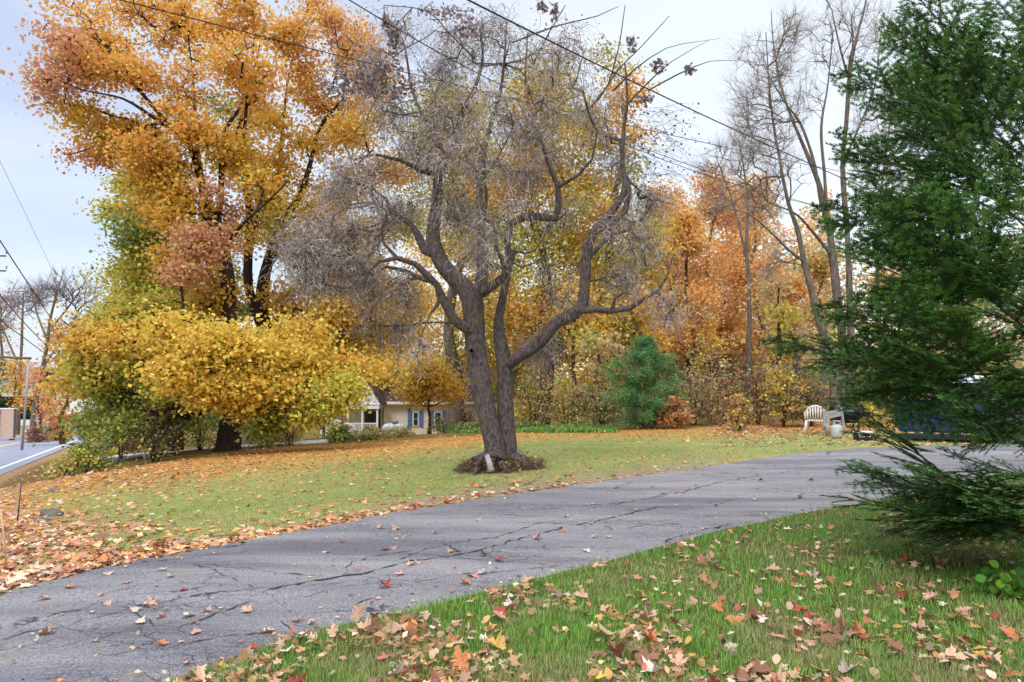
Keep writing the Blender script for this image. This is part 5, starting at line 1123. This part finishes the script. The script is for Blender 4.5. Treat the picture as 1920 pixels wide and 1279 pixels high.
# grill
Yg = 21.2; g0 = P(1585, 812, Yg); g0[2] = g1(g0[0], Yg); GR = empty('grill', g0, 'black lidded barbecue grill on thin legs in front of the ridged trunk', 'grill')
hz = P(1585, 778, Yg)[2]
q = MB(); n = 12; w_ = .37; prof = [(.24*math.cos(t_), .30*math.sin(t_)) for t_ in np.linspace(0, math.pi, n)]
vs = [(g0[0]+s_*w_, Yg+y__, hz+z__) for s_ in (-1, 1) for (y__, z__) in prof]; q.add(vs, [(i, i+1, n+i+1, n+i) for i in range(n-1)]+[tuple(range(n))[::-1], tuple(range(n, 2*n)), (0, n, 2*n-1, n-1)]); q.build('lid', M['black_paint'], GR, bevel=.008)
q = MB(); q.add([(g0[0]+s_*w_*(1 if k else .8), Yg+y__*(.24 if k else .16), hz-(.004 if k else .22)) for k in (0, 1) for (s_, y__) in ((-1, -1), (1, -1), (1, 1), (-1, 1))], [(0, 3, 2, 1), (4, 5, 6, 7), (0, 1, 5, 4), (1, 2, 6, 5), (2, 3, 7, 6), (3, 0, 4, 7)]); q.build('firebox', M['black_paint'], GR)
q = MB(); q.tube([(g0[0]-.2, Yg-.25, hz+.12), (g0[0]-.2, Yg-.29, hz+.12), (g0[0]+.2, Yg-.29, hz+.12), (g0[0]+.2, Yg-.25, hz+.12)], .012, 6); q.build('handle', M['steel'], GR)
for s_ in (-1, 1):
    q = MB(); q.box((g0[0]+s_*(w_+.14), Yg, hz-.03), (.26, .36, .025)); q.build('side_shelf', M['black_paint'], GR)
    for y__ in (-.15, .15):
        q = MB(); q.tube([(g0[0]+s_*.28, Yg+y__, hz-.1), (g0[0]+s_*.34, Yg+y__, g0[2]-.01)], .014, 6); q.build('leg', M['black_paint'], GR)
q = MB(); q.box((g0[0], Yg, g0[2]+.16), (.62, .28, .02)); q.build('lower_shelf', M['black_paint'], GR)
q = MB(); q.box((g0[0]-.22, Yg-.1, g0[2]+.34), (.02, .2, .35)); q.build('red_side', simple('red_enamel', (160, 40, 36), .5), GR)
# black camp chair / side table frame
Yb = 20.8; b0 = P(1620, 812, Yb); b0[2] = g1(b0[0], Yb); BC = empty('camp_stool', b0, 'black metal folding stool with thin splayed legs, right of the grill', 'stool')
zt = P(0, 773, Yb)[2]
q = MB(); q.box((b0[0], Yb, zt), (.36, .34, .04)); q.build('seat', M['black_paint'], BC, bevel=.01)
q = MB(); q.box((b0[0]-.02, Yb-.18, zt-.07), (.24, .02, .10)); q.build('front_pouch', M['black_paint'], BC)
q = MB(); q.tube([(b0[0]-.2, Yb+.1, zt+.03), (b0[0]-.1, Yb+.16, zt+.10), (b0[0]+.1, Yb+.16, zt+.10), (b0[0]+.2, Yb+.1, zt+.03)], .010, 6); q.build('back_rail', M['black_paint'], BC)
for s_ in (-1, 1):
    for y__ in (-.15, .15):
        q = MB(); q.tube([(b0[0]+s_*.16, Yb+y__, zt), (b0[0]+s_*.27, Yb+y__*1.2, b0[2]-.01)], .012, 6); q.build('leg', M['black_paint'], BC)
# small cooler
k0 = onground(1618, 826); KL = empty('cool_box', k0, 'small dark blue cool box with a white lid on the leaves near the drive end', 'cool box')
q = MB(); q.box(k0+np.array([0, 0, .09]), (.38, .24, .18), rz=.2); q.build('body', simple('navy', (24, 32, 60), .5), KL, bevel=.02)
q = MB(); q.box(k0+np.array([.0, 0, .205]), (.39, .25, .045), rz=.2); q.build('lid', M['plastic_white'], KL, bevel=.012)
q = MB(); q.tube([k0+np.array([-.17, -.15, .17]), k0+np.array([-.15, -.19, .1]), k0+np.array([.12, -.14, .1]), k0+np.array([.15, -.1, .17])], .01, 6); q.build('handle', M['plastic_white'], KL)
# blue container / trailer
Yd = 18.4; xa = P(1690, 800, Yd)[0]; xb = P(2010, 800, Yd)[0]; zb = g1(xa, Yd); dz = P(0, 722, Yd)[2]
DU = empty('utility_trailer', (xa, Yd, zb), 'dark blue steel open container with a black top rail, half hidden by the fir', 'container')
M['cont_blue'] = simple('container_blue', (20, 42, 84), .6, var=.4, scale=4); M['dark_navy'] = simple('dark_navy', (22, 26, 42), .55)
ww = 2.2; th_ = .05; zl = zb+.22
q = MB()
for (cx_, cy_, sx_, sy_) in (((xa+xb)/2, Yd, xb-xa, th_), ((xa+xb)/2, Yd+ww, xb-xa, th_)): q.box((cx_, cy_, (zl+zb+.95)/2), (sx_, sy_, zb+.95-zl))
for cx_ in (xa, xb): q.box((cx_, Yd+ww/2, (zl+zb+.95)/2), (th_, ww-th_-.004, zb+.95-zl))
q.box(((xa+xb)/2, Yd+ww/2, zl+.02), (xb-xa-th_-.004, ww-th_-.004, .04)); q.build('body', M['cont_blue'], DU)
q = MB(); x1_ = xa+.85; cv = MB(); cv.box(((x1_+xb)/2, Yd+ww/2, dz-.02), (xb-x1_, ww-.7, .03)); cv.build('cover', M['dark_navy'], DU)
q.box(((x1_+xb)/2, Yd+.3, (zb+.95+dz)/2), (xb-x1_, .05, dz-zb-.95)); q.build('side_board', M['dark_navy'], DU); q = MB(); q.box(((x1_+xb)/2, Yd+ww-.3, (zb+.95+dz)/2), (xb-x1_, .05, dz-zb-.95)); q.build('side_board', M['dark_navy'], DU)
q = MB(); q.box(((x1_+xb)/2, Yd+.27, dz+.03), (xb-x1_+.1, .12, .06)); q.build('top_rail', M['black_paint'], DU)
for k in range(7):
    q = MB(); x_ = xa+.1+(xb-xa-.2)*k/6; q.box((x_, Yd-.05, zl+.35), (.07, .06, .62)); q.build('rib', M['cont_blue'], DU)
q = MB(); q.box(((xa+xb)/2-.15, Yd-.12, zb+.13), (xb-xa-.1, .16, .12)); q.build('lower_beam', M['dark_navy'], DU, bevel=.01)
for x_ in (xa+.6, xa+2.6):
    q = MB(); q.lathe((x_, Yd+.3, zb+.2), [(.1, -.09), (.2, -.09), (.2, .09), (.1, .09)], 18, 'X'); w_ = q.build('wheel', M['black_paint'], DU, True)
DU.rotation_euler = (0, 0, -.42)
# crumpled white sack on the rail
import bmesh
def crumple(name, label, c, d, mat, seed, catg):
    me = bpy.data.meshes.new(name); bm = bmesh.new(); bmesh.ops.create_icosphere(bm, subdivisions=4, radius=1); r = np.random.default_rng(seed); K = [(unit(r.normal(size=3)), r.uniform(2, 9), r.uniform(0, 6)) for _ in range(9)]
    for v in bm.verts:
        p = np.array(v.co); f = 1+sum(.05*abs(math.sin(k_*float(p@a_)+h_)) for a_, k_, h_ in K)-.15; v.co = Vector((p[0]*d[0]*f, p[1]*d[1]*f, max(p[2], -.35)*d[2]*f))
    bm.to_mesh(me); bm.free(); me.materials.append(mat); o = bpy.data.objects.new(name, me); col.objects.link(o); o.location = tuple(c); return tag(o, label, catg)
M['sheet'] = simple('plastic_sheet', (214, 222, 236), .5, var=.06)
cc_ = P(1822, 716, 18.35); crumple('sack', 'crumpled white plastic sack lying on top of the blue container', (cc_[0], cc_[1], dz+.07), (.30, .28, .17), M['sheet'], 3, 'sack')
cc_ = P(1785, 716, 18.6); crumple('sack', 'flat pale sheet left of the white sack on the blue container', (cc_[0], cc_[1], dz+.02), (.30, .4, .07), M['sheet'], 4, 'sheet')

# ------------------------------------------------------------------ the big fir in the right foreground
FX, FY = 4.75, 6.5; fz = g1(FX, FY)
FR = empty('fir_tree', (FX, FY, fz), 'large dark green fir filling the right edge in the foreground', 'fir tree')
q = MB(); q.tube([(FX, FY, fz-.15), (FX, FY, fz+.3), (FX+.02, FY, fz+3), (FX, FY, fz+8.4)], [.22, .17, .12, .02], 16); q.build('trunk', M['bark_dark'], FR, True)
def fir_branch(Lb, seed):
    r = np.random.default_rng(seed); S0 = []; S1 = []; TH = []; LV = []
    def seg(a, b_, th, lv): S0.append(a); S1.append(b_); TH.append(th); LV.append(lv)
    n = int(Lb/.068); P0 = np.array([0., 0, 0]); d = np.array([1., 0, 0]); pts = [P0.copy()]
    for k in range(n):
        d = unit(d+np.array([0, r.normal(0, .03), r.normal(0, .02)+.004])); P1 = P0+d*Lb/n; seg(P0, P1, .012*(1-k/n)+.002, 0 if k/n < .5 else 1); P0 = P1; pts.append(P0.copy())
    side = 1
    for k in range(3, n):
        side = -side
        for s_ in ((side,) if r.random() < .75 else (1, -1)):
            f = k/n
            if f < .30 and r.random() < .75: continue
            ll = min(.50*(Lb*(1-f))+.12, .68)*r.uniform(.65, 1.15)*min(1, .35+f*1.8)
            an = math.radians(r.uniform(44, 60)); dd = unit(np.array([math.cos(an), s_*math.sin(an), r.uniform(-.38, .22)])); a = pts[k].copy()
            m_ = max(2, int(ll/.072))
            for j in range(m_):
                dd = unit(dd+np.array([.03, 0, r.normal(0, .025)-.012])); b_ = a+dd*ll/m_; seg(a, b_, .004*(1-j/m_)+.001, 1 if j/m_ < .55 else 2)
                if ll > .12:
                    for s2 in (-1, 1):
                        if r.random() < .18: continue
                        l3 = min(.48*(ll*(1-j/m_))+.045, .20)*r.uniform(.6, 1.2); ba = math.atan2(dd[1], dd[0])+s2*math.radians(r.uniform(42, 56)); d3 = unit(np.array([math.cos(ba), math.sin(ba), dd[2]+r.uniform(-.12, .10)]))
                        seg(b_, b_+d3*l3*.5, .002, 1); seg(b_+d3*l3*.5, b_+d3*l3, .0015, 2)
                a = b_
    S0 = np.array(S0); S1 = np.array(S1); TH = np.array(TH); LV = np.array(LV)
    wood_ = edges_mesh(S0, S1, TH, TH*.8, 3); wcol = np.tile(lin((88, 74, 56)), (len(wood_[0]), 1))
    ln = np.linalg.norm(S1-S0, axis=1); cnt = np.maximum(2, (ln*np.where(LV == 0, 90, 460)).astype(int)); I = np.repeat(np.arange(len(S0)), cnt); N_ = len(I)
    tt = r.random((N_, 1)); base = S0[I]+(S1[I]-S0[I])*tt; D = unit(S1[I]-S0[I]); side = np.stack([-D[:, 1], D[:, 0], D[:, 2]*0], 1); sg = r.choice([-1, 1], (N_, 1)); upv = np.array([0, 0, 1.])
    dn = unit(D*r.uniform(.35, .8, (N_, 1))+side*sg*r.uniform(.5, 1, (N_, 1))+upv*r.uniform(-.05, .35, (N_, 1))); lnn = r.uniform(.020, .030, (N_, 1)); wv = unit(np.cross(dn, upv+r.normal(0, .3, (N_, 3))))*.0026
    V = np.stack([base-wv, base+wv, base+dn*lnn+wv*.5, base+dn*lnn-wv*.5], 1).reshape(-1, 3)
    tipf = np.clip((LV[I]-0.7)/1.3, 0, 1)[:, None]*(.45+.55*r.random((N_, 1)))
    cc = lin((32, 66, 36))*(1-tipf)+lin((126, 178, 92))*tipf; cc = cc*(1+r.normal(0, .15, (N_, 1)))
    nd = (V, np.arange(4*N_), np.full(N_, 4), np.repeat(np.clip(cc, .003, .6), 4, 0))
    al = cat([(wood_[0], wood_[1], wood_[2], wcol), nd])
    me = raw_mesh('branch', *al[:3], M['needle'], None, al[3]); return me
protos = {}
for Lb in (2.3, 1.85, 1.4): protos[Lb] = [fir_branch(Lb, int(Lb*100)+k) for k in range(2)]
used = set(); r = np.random.default_rng(77); nb = 0
def place(Lw, z, az, el, roll=0):
    global nb
    key = min(protos, key=lambda k: abs(k-Lw)); pr_ = protos[key][r.integers(2)]; s_ = Lw/key
    o = pr_ if pr_.name not in used else pr_.copy()
    if o is not pr_: col.objects.link(o)
    used.add(pr_.name); o.parent = FR
    M_ = Matrix.Rotation(az, 4, 'Z')@Matrix.Rotation(-el, 4, 'Y')@Matrix.Rotation(roll, 4, 'X')
    o.matrix_local = Matrix.Translation((0, 0, z))@M_@Matrix.Scale(s_, 4); nb += 1
# left-facing half matters most (azimuth pi = towards -X)
zz = .12; k = 0
while zz < 5.9 and nb < 78:
    reach = np.interp(zz, [0, .4, 1.0, 1.7, 2.6, 3.4, 4.4, 6, 8], [1.75, 1.95, 2.0, 1.95, 1.75, 1.75, 1.35, 1.0, .3])
    az = math.pi+((k*2.399) % 5.6-2.8); el = math.radians(np.interp(zz, [0, 1.2, 3, 5], [6, 24, 36, 44])+r.normal(0, 6))
    if not (.26 < zz < 1.05 and abs(az-math.pi) < 1.5): place(reach*r.uniform(.84, 1.2), zz, az, el, r.normal(0, .5))
    zz += .135; k += 1
for (px, py, dz_, el, rl) in ((1612, 95, .2, 36, .3), (1640, 170, -.3, 34, -.3), (1572, 262, .3, 24, .2), (1600, 330, -.4, 32, .5), (1590, 385, -.2, 28, .1), (1585, 450, .4, 26, -.3), (1600, 520, -.5, 24, .4), (1482, 592, .1, 20, .25), (1570, 610, -.4, 26, -.2),
                         (1548, 800, .0, 27, -.1), (1602, 915, -.2, 12, .1), (1690, 40, .3, 42, 0), (1720, 10, -.2, 46, .3), (1640, 600, -.8, 20, .3), (1650, 880, .5, 12, .2), (1700, 935, -.5, 8, .2), (1780, 950, -1.0, 5, .2), (1830, 900, -.8, 10, .3), (1740, 880, -.9, 12, -.2), (1900, 935, -1.2, 7, 0), (1690, 905, .7, 8, .3), (1850, 860, -1.1, 14, .2), (1780, 850, .2, 15, -.3), (1850, 700, -.9, 20, .5)):
    tp = P(px, py, FY+dz_*1.0); dx, dy_ = tp[0]-FX, tp[1]-FY; d_ = math.hypot(dx, dy_); ea = math.radians(el); Lh = d_/math.cos(ea+.04)*1.04
    place(Lh, max(.1, tp[2]-fz-Lh*math.sin(ea+.05)), math.atan2(dy_, dx), ea, rl)
for L_ in protos.values():
    for p in L_:
        if p.name not in used: bpy.data.objects.remove(p)

# leafy plants under the fir
def leafy(name, label, px, py, h, wd, n, size, pal, seed):
    c = onground(px, py); T = Tree(name, label, 'plant', c, None, 'bark_dark', seed); r = T.r
    st = np.tile(c, (22, 1))+r.normal(0, wd*.2, (22, 3))*np.array([1, 1, 0]); st[:, 2] = G(st[:, 0], st[:, 1])
    tw, tips = twigs(st, r.normal(0, .5, (22, 3))+np.array([0, 0, 1]), h, .003, 5, -.3, .15, r=r); raw_mesh('stems', *tw, M['twig'], T.root, np.tile(lin((96, 80, 50)), (len(tw[0]), 1)))
    tp = np.concatenate(tips[1:]); C_ = tp[r.integers(0, len(tp), n)]+r.normal(0, .03, (n, 3))
    V, Fi, tt, cc = leaf_quads(C_, size, pick(pal, n, r), .1, None, 1.1, None, r); raw_mesh('foliage', V, Fi, tt, M['leaf'], T.root, cc)
leafy('leafy_plant', 'bright green broad-leaved weed at the right edge of the near grass', 1895, 1125, .26, .3, 110, .075, [(92, 140, 50), (120, 160, 60), (72, 118, 44)], 1)
leafy('leafy_plant', 'yellowing seedling under the lowest fir branch', 1740, 1000, .25, .5, 260, .05, [(170, 150, 60), (130, 120, 60), (110, 84, 50)], 2)
leafy('leafy_plant', 'brown and gold undergrowth at the right edge below the fir', 1850, 1005, .38, .9, 1300, .055, [(150, 110, 50), (110, 80, 48), (92, 100, 44), (170, 140, 60)], 3)

# ------------------------------------------------------------------ grass
def blades(n, reg, hgt, wid, pal, keep, seed, name, label_kind='stuff'):
    r = np.random.default_rng(seed); px = r.uniform(reg[0], reg[1], n); t_ = r.random(n)
    py = reg[2]+(reg[3]-reg[2])*t_
    a = (px-CX)/F; b_ = (CY-py)/F; dy = cp-b_*sp; dz_ = sp+b_*cp; X_ = a/dy; K = -dz_/dy
    Yv = 1.6/np.maximum(K, 1e-3)
    for _ in range(12): Yv = Yv*.4+.6*(1.6-G(X_*Yv, Yv))/np.maximum(K, 1e-3)
    x = X_*Yv; y = Yv; k = keep(px, py, x, y, r); x, y, px, py = x[k], y[k], px[k], py[k]; z = G(x, y); n = len(x)
    h = hgt*(.5+r.random(n))*(1+.25*fract_noise(x, y, .5, 2)); h = np.maximum(h, .008); an = r.uniform(0, 6.28, n); ln_ = np.stack([np.cos(an), np.sin(an)], 1)*(h*r.uniform(.1, .9, n))[:, None]; wv = np.stack([-np.sin(an), np.cos(an)], 1)*(wid*(y/5)**.5)[:, None] if hasattr(wid, '__len__') else np.stack([-np.sin(an), np.cos(an)], 1)*wid*(np.maximum(y, 4)[:, None]/5)**.6
    b0 = np.stack([x, y, z-.004], 1); W3 = np.concatenate([wv, np.zeros((n, 1))], 1); L3 = np.concatenate([ln_, np.zeros((n, 1))], 1); U = np.array([0, 0, 1.])
    V = np.stack([b0-W3, b0+W3, b0+L3*.35+U*(h*.6)[:, None]+W3*.7, b0+L3*.35+U*(h*.6)[:, None]-W3*.7, b0+L3+U*h[:, None]*.95], 1).reshape(-1, 3)
    base = np.arange(n)[:, None]*5; fl = np.concatenate([base+np.array([[0, 1, 2, 3]]), np.full((n, 0), 0)], 1); tri = base+np.array([[3, 2, 4]])
    Fi = np.concatenate([fl.ravel(), tri.ravel()]); tt = np.concatenate([np.full(n, 4), np.full(n, 3)])
    nz_ = fract_noise(x, y, 1.3, 6); cols = pick(pal[0], n, r); c2_ = pick(pal[1], n, r); mk = (nz_*.5+.5+r.normal(0, .25, n)) > .62; cols[mk] = c2_[mk]; mk = r.random(n) < .12; cols[mk] = pick([(178, 166, 110), (150, 130, 84)], int(mk.sum()), r)
    return tag(raw_mesh(name, V, Fi, tt, M['grass'], None, np.repeat(cols, 5, 0)), kind=label_kind)
NG = ([(104, 158, 60), (126, 178, 70), (146, 184, 84), (90, 138, 54)], [(156, 160, 102), (172, 168, 116), (138, 146, 88)])
FG = ([(158, 154, 106), (144, 142, 90), (174, 164, 120), (132, 136, 84)], [(166, 160, 100), (178, 166, 112), (150, 150, 84)])
blades(230000, (250, 2150, 860, 1500), .050, .0021, NG, lambda px, py, x, y, r: (py > ne(px)-2) & (y > 1.5), 1, 'grass')
blades(150000, (-350, 2000, 786, 1230), .030, .0030, FG, lambda px, py, x, y, r: (py < fe(px)-3) & (py > le(px)) & (x*RN[0]+y*RN[1] < 3.2) & (r.random(len(x)) > .75*litter(px, py, x, y)) & (r.random(len(x)) > 1.3*np.exp(-((fe(px)-py-5)/13)**2)*np.interp(px, [500, 720, 900, 1250, 1400], [.1, .9, 1, .8, .1])), 2, 'lawn_grass')
# bright green ground cover at the far edge
blades(26000, (840, 1180, 786, 812), .10, .010, ([(112, 156, 64), (96, 140, 58), (128, 166, 78)], [(84, 124, 56), (104, 140, 62)]), lambda px, py, x, y, r: (np.abs(py-(810-.012*(px-840)))-6 < 4*fract_noise(px, py, 60, 3)+3) & (px < 1165-90*r.random(len(px))), 3, 'ground_cover')

# ------------------------------------------------------------------ fallen leaves
def scatter(n, reg, keep, seed):
    r = np.random.default_rng(seed); px = r.uniform(reg[0], reg[1], n); py = reg[2]+(reg[3]-reg[2])*r.random(n)
    a = (px-CX)/F; b_ = (CY-py)/F; dy = cp-b_*sp; dz_ = sp+b_*cp; X_ = a/dy; K = -dz_/dy; Yv = 1.6/np.maximum(K, 1e-3)
    for _ in range(12): Yv = Yv*.4+.6*(1.6-G(X_*Yv, Yv))/np.maximum(K, 1e-3)
    x = X_*Yv; y = Yv; k = keep(px, py, x, y, r); return x[k], y[k], px[k], py[k], r
def litter_obj(name, n, reg, keep, seed, size, pal, lift=.012, star=False, flat=.25):
    x, y, px, py, r = scatter(n, reg, keep, seed); C_ = np.stack([x, y, G(x, y)+lift+r.random(len(x))*.012], 1)
    V, Fi, tt, cc = leaf_quads(C_, size*(1+r.normal(0, .25, len(x))).clip(.5, 1.6), pick(pal(px, r) if callable(pal) else pal, len(x), r, .16), 0, flat, .85, star, r)
    return tag(raw_mesh(name, V, Fi, tt, M['litter'], None, cc), kind='stuff')
LP = [(196, 134, 84), (204, 146, 92), (178, 114, 74), (212, 160, 104), (164, 106, 76), (216, 178, 122), (182, 138, 100)]
LB = [(204, 162, 134), (184, 138, 110), (216, 184, 156), (164, 116, 92), (196, 146, 104), (222, 196, 170), (184, 112, 88), (160, 128, 104), (206, 150, 90)]
litter_obj('leaf_litter', 95000, (-300, 2100, 784, 1130), lambda px, py, x, y, r: (py < fe(px)) & (py > le(px)-3) & (r.random(len(x)) < litter(px, py, x, y)*(.55+.45*(px > 250))) & (x*RN[0]+y*RN[1] < 3.6) & (px > 130), 21, .070, LP)
litter_obj('leaf_litter', 26000, (-350, 1000, 880, 1230), lambda px, py, x, y, r: (py < fe(px)+4) & (r.random(len(x)) < litter(px, py, x, y)) & (x*RN[0]+y*RN[1] < 3.4) & ((px < 330) | (fe(px)-py < 30)), 22, .085, LB, star=True)
litter_obj('leaf_litter', 20000, (300, 2100, 900, 1450), lambda px, py, x, y, r: (py > ne(px)-4) & (r.random(len(x)) < litter(px, py, x, y)*.6), 23, .06, LB+[(120, 92, 70), (150, 128, 100)], lift=.02, flat=.8, star=True)
litter_obj('leaf_litter', 9000, (300, 2100, 900, 1450), lambda px, py, x, y, r: (py > ne(px)-4) & (r.random(len(x)) < litter(px, py, x, y)*.6), 27, .05, LB+[(120, 92, 70), (150, 128, 100)], lift=.03, flat=1.0, star=None)
litter_obj('leaf_litter', 5000, (-100, 1900, 850, 1400), lambda px, py, x, y, r: (py > fe(px)) & (py < ne(px)) & (r.random(len(x)) < .12+.9*np.exp(-(py-fe(px))/10)+.9*np.exp(-(ne(px)-py)/16)), 28, .03, LB+[(120, 100, 84), (96, 80, 68)], lift=.03, flat=.5)
litter_obj('leaf_litter', 6000, (1340, 2100, 785, 838), lambda px, py, x, y, r: (py < fe(px)) & (r.random(len(x)) < .8-.5*(py > 822)), 24, .09, LB)

# countable leaves nearest the camera and on the drive
def leaf_mesh(kind, seed):
    r = np.random.default_rng(seed); 
    if kind == 'maple':
        half = [(0, -.02), (-.06, .10), (.02, .26), (.16, .30), (.20, .16), (.34, .46), (.44, .40), (.56, .56), (.60, .34), (.58, .16), (.78, .24), (.84, .10), (1.0, .0)]
    elif kind == 'oval': half = [(0, .0), (.12, .14), (.3, .24), (.5, .27), (.7, .22), (.88, .10), (1.0, 0)]
    else: half = [(0, .0), (.10, .07), (.22, .20), (.30, .12), (.42, .28), (.50, .16), (.62, .32), (.70, .18), (.84, .2), (.95, .07), (1.0, 0)]
    cu = r.uniform(-1.2, 1.8); cl_ = r.uniform(.2, 1.6); tw_ = r.uniform(-.9, .9)
    def z(a, b_): return cl_*.5*b_*b_*2+cu*.22*(a-.4)**2*2+tw_*a*b_*.5+.03*math.sin(9*a+4*b_)
    mid = [(a, 0) for a, _ in half]; n = len(half); vs = [(a, 0, z(a, 0)-.02) for a, _ in half]+[(a, b_, z(a, b_)) for a, b_ in half]+[(a, -b_, z(a, -b_)) for a, b_ in half]
    # radial fan from the leaf's heart keeps deep lobes
    c0 = (.32 if kind == 'maple' else .45, 0, z(.32, 0)-.02); V = [c0]+[(a, b_, z(a, b_)) for a, b_ in half]+[(a, -b_, z(a, -b_)) for a, b_ in half[::-1][1:-1]]
    m_ = len(V)-1; fs = [(0, 1+i, 1+(i+1) % m_) for i in range(m_)]
    k = len(V); 
    V += [(-.35, .01, .06), (0, .012, 0), (0, -.012, 0), (-.35, -.01, .06)]; fs.append((k, k+1, k+2, k+3))
    me = bpy.data.meshes.new('fallen_leaf'); me.from_pydata(V, [], fs); me.update(); me.materials.append(M['leaf_obj']); return me
LM = {k: [leaf_mesh(k, s) for s in range(4)] for k in ('maple', 'oval', 'oak')}
KIND = {'tan': ((216, 176, 144), 'pale tan'), 'red': ((172, 78, 66), 'dark red'), 'orange': ((212, 134, 88), 'orange'), 'brown': ((156, 108, 84), 'brown'), 'cream': ((222, 198, 180), 'cream'), 'yellow': ((224, 184, 96), 'yellow'), 'pink': ((210, 156, 138), 'pinkish')}
SHP = {'maple': 'maple leaf', 'oval': 'oval leaf', 'oak': 'lobed oak leaf'}
def put_leaf(x, y, z, size, kind, shape, where, group, r, tilt=.35):
    o = bpy.data.objects.new('fallen_leaf', LM[shape][r.integers(4)]); col.objects.link(o)
    o.location = (x, y, z); o.rotation_euler = (r.normal(0, tilt), r.normal(0, tilt), r.uniform(0, 6.28)); size *= 1 if shape == 'maple' else .72; o.scale = (size, size*r.uniform(.75, 1), size)
    c_, nm = KIND[kind]; cl = np.clip(lin(c_)*(1+r.normal(0, .15)), 0, .9)*.92; o.color = (*cl, 1)
    tag(o, f'{nm} fallen {SHP[shape]} lying {where}', 'leaf', group)
kk = ['tan', 'tan', 'cream', 'orange', 'brown', 'tan', 'red', 'pink', 'brown', 'orange', 'yellow']; ss = ['maple', 'maple', 'maple', 'oval', 'oak']
x, y, px, py, r = scatter(1500, (380, 1980, 1000, 1330), lambda px, py, x, y, r: (py > ne(px)+2) & (r.random(len(px)) < litter(px, py, x, y)*.9), 41)
o_ = np.argsort(y+r.normal(0, .8, len(y)))[:236]
for i in o_:
    wh = 'in the near grass, left half' if px[i] < 1100 else ('in the near grass below the fir' if px[i] > 1600 else 'in the near grass, middle')
    put_leaf(x[i], y[i], g1(x[i], y[i])+.04, r.uniform(.07, .15), kk[r.integers(len(kk))], ss[r.integers(len(ss))], wh, 'leaves fallen on the near grass', r)
x, y, px, py, r = scatter(130, (60, 1560, 850, 1240), lambda px, py, x, y, r: (py > fe(px)+8) & (py < ne(px)-8), 42)
lst = list(zip(x, y, r.choice(['tan', 'cream', 'orange', 'pink', 'tan', 'red'], len(x))))[:50]
for a_ in [(1500, 935, 'red'), (1598, 943, 'pink'), (1415, 942, 'cream'), (880, 1103, 'orange'), (878, 1085, 'pink'), (757, 1084, 'pink'), (785, 1063, 'cream'), (912, 1047, 'red'), (850, 1040, 'tan'), (1052, 1000, 'orange'), (300, 1075, 'cream'), (185, 1125, 'tan')]:
    q = onground(a_[0], a_[1]); lst.append((q[0], q[1], a_[2]))
for (a, b_, kd) in lst: put_leaf(a, b_, g1(a, b_)+.032, r.uniform(.06, .105), str(kd), ss[r.integers(3)], 'on the cracked driveway', 'leaves fallen on the driveway', r, .12)
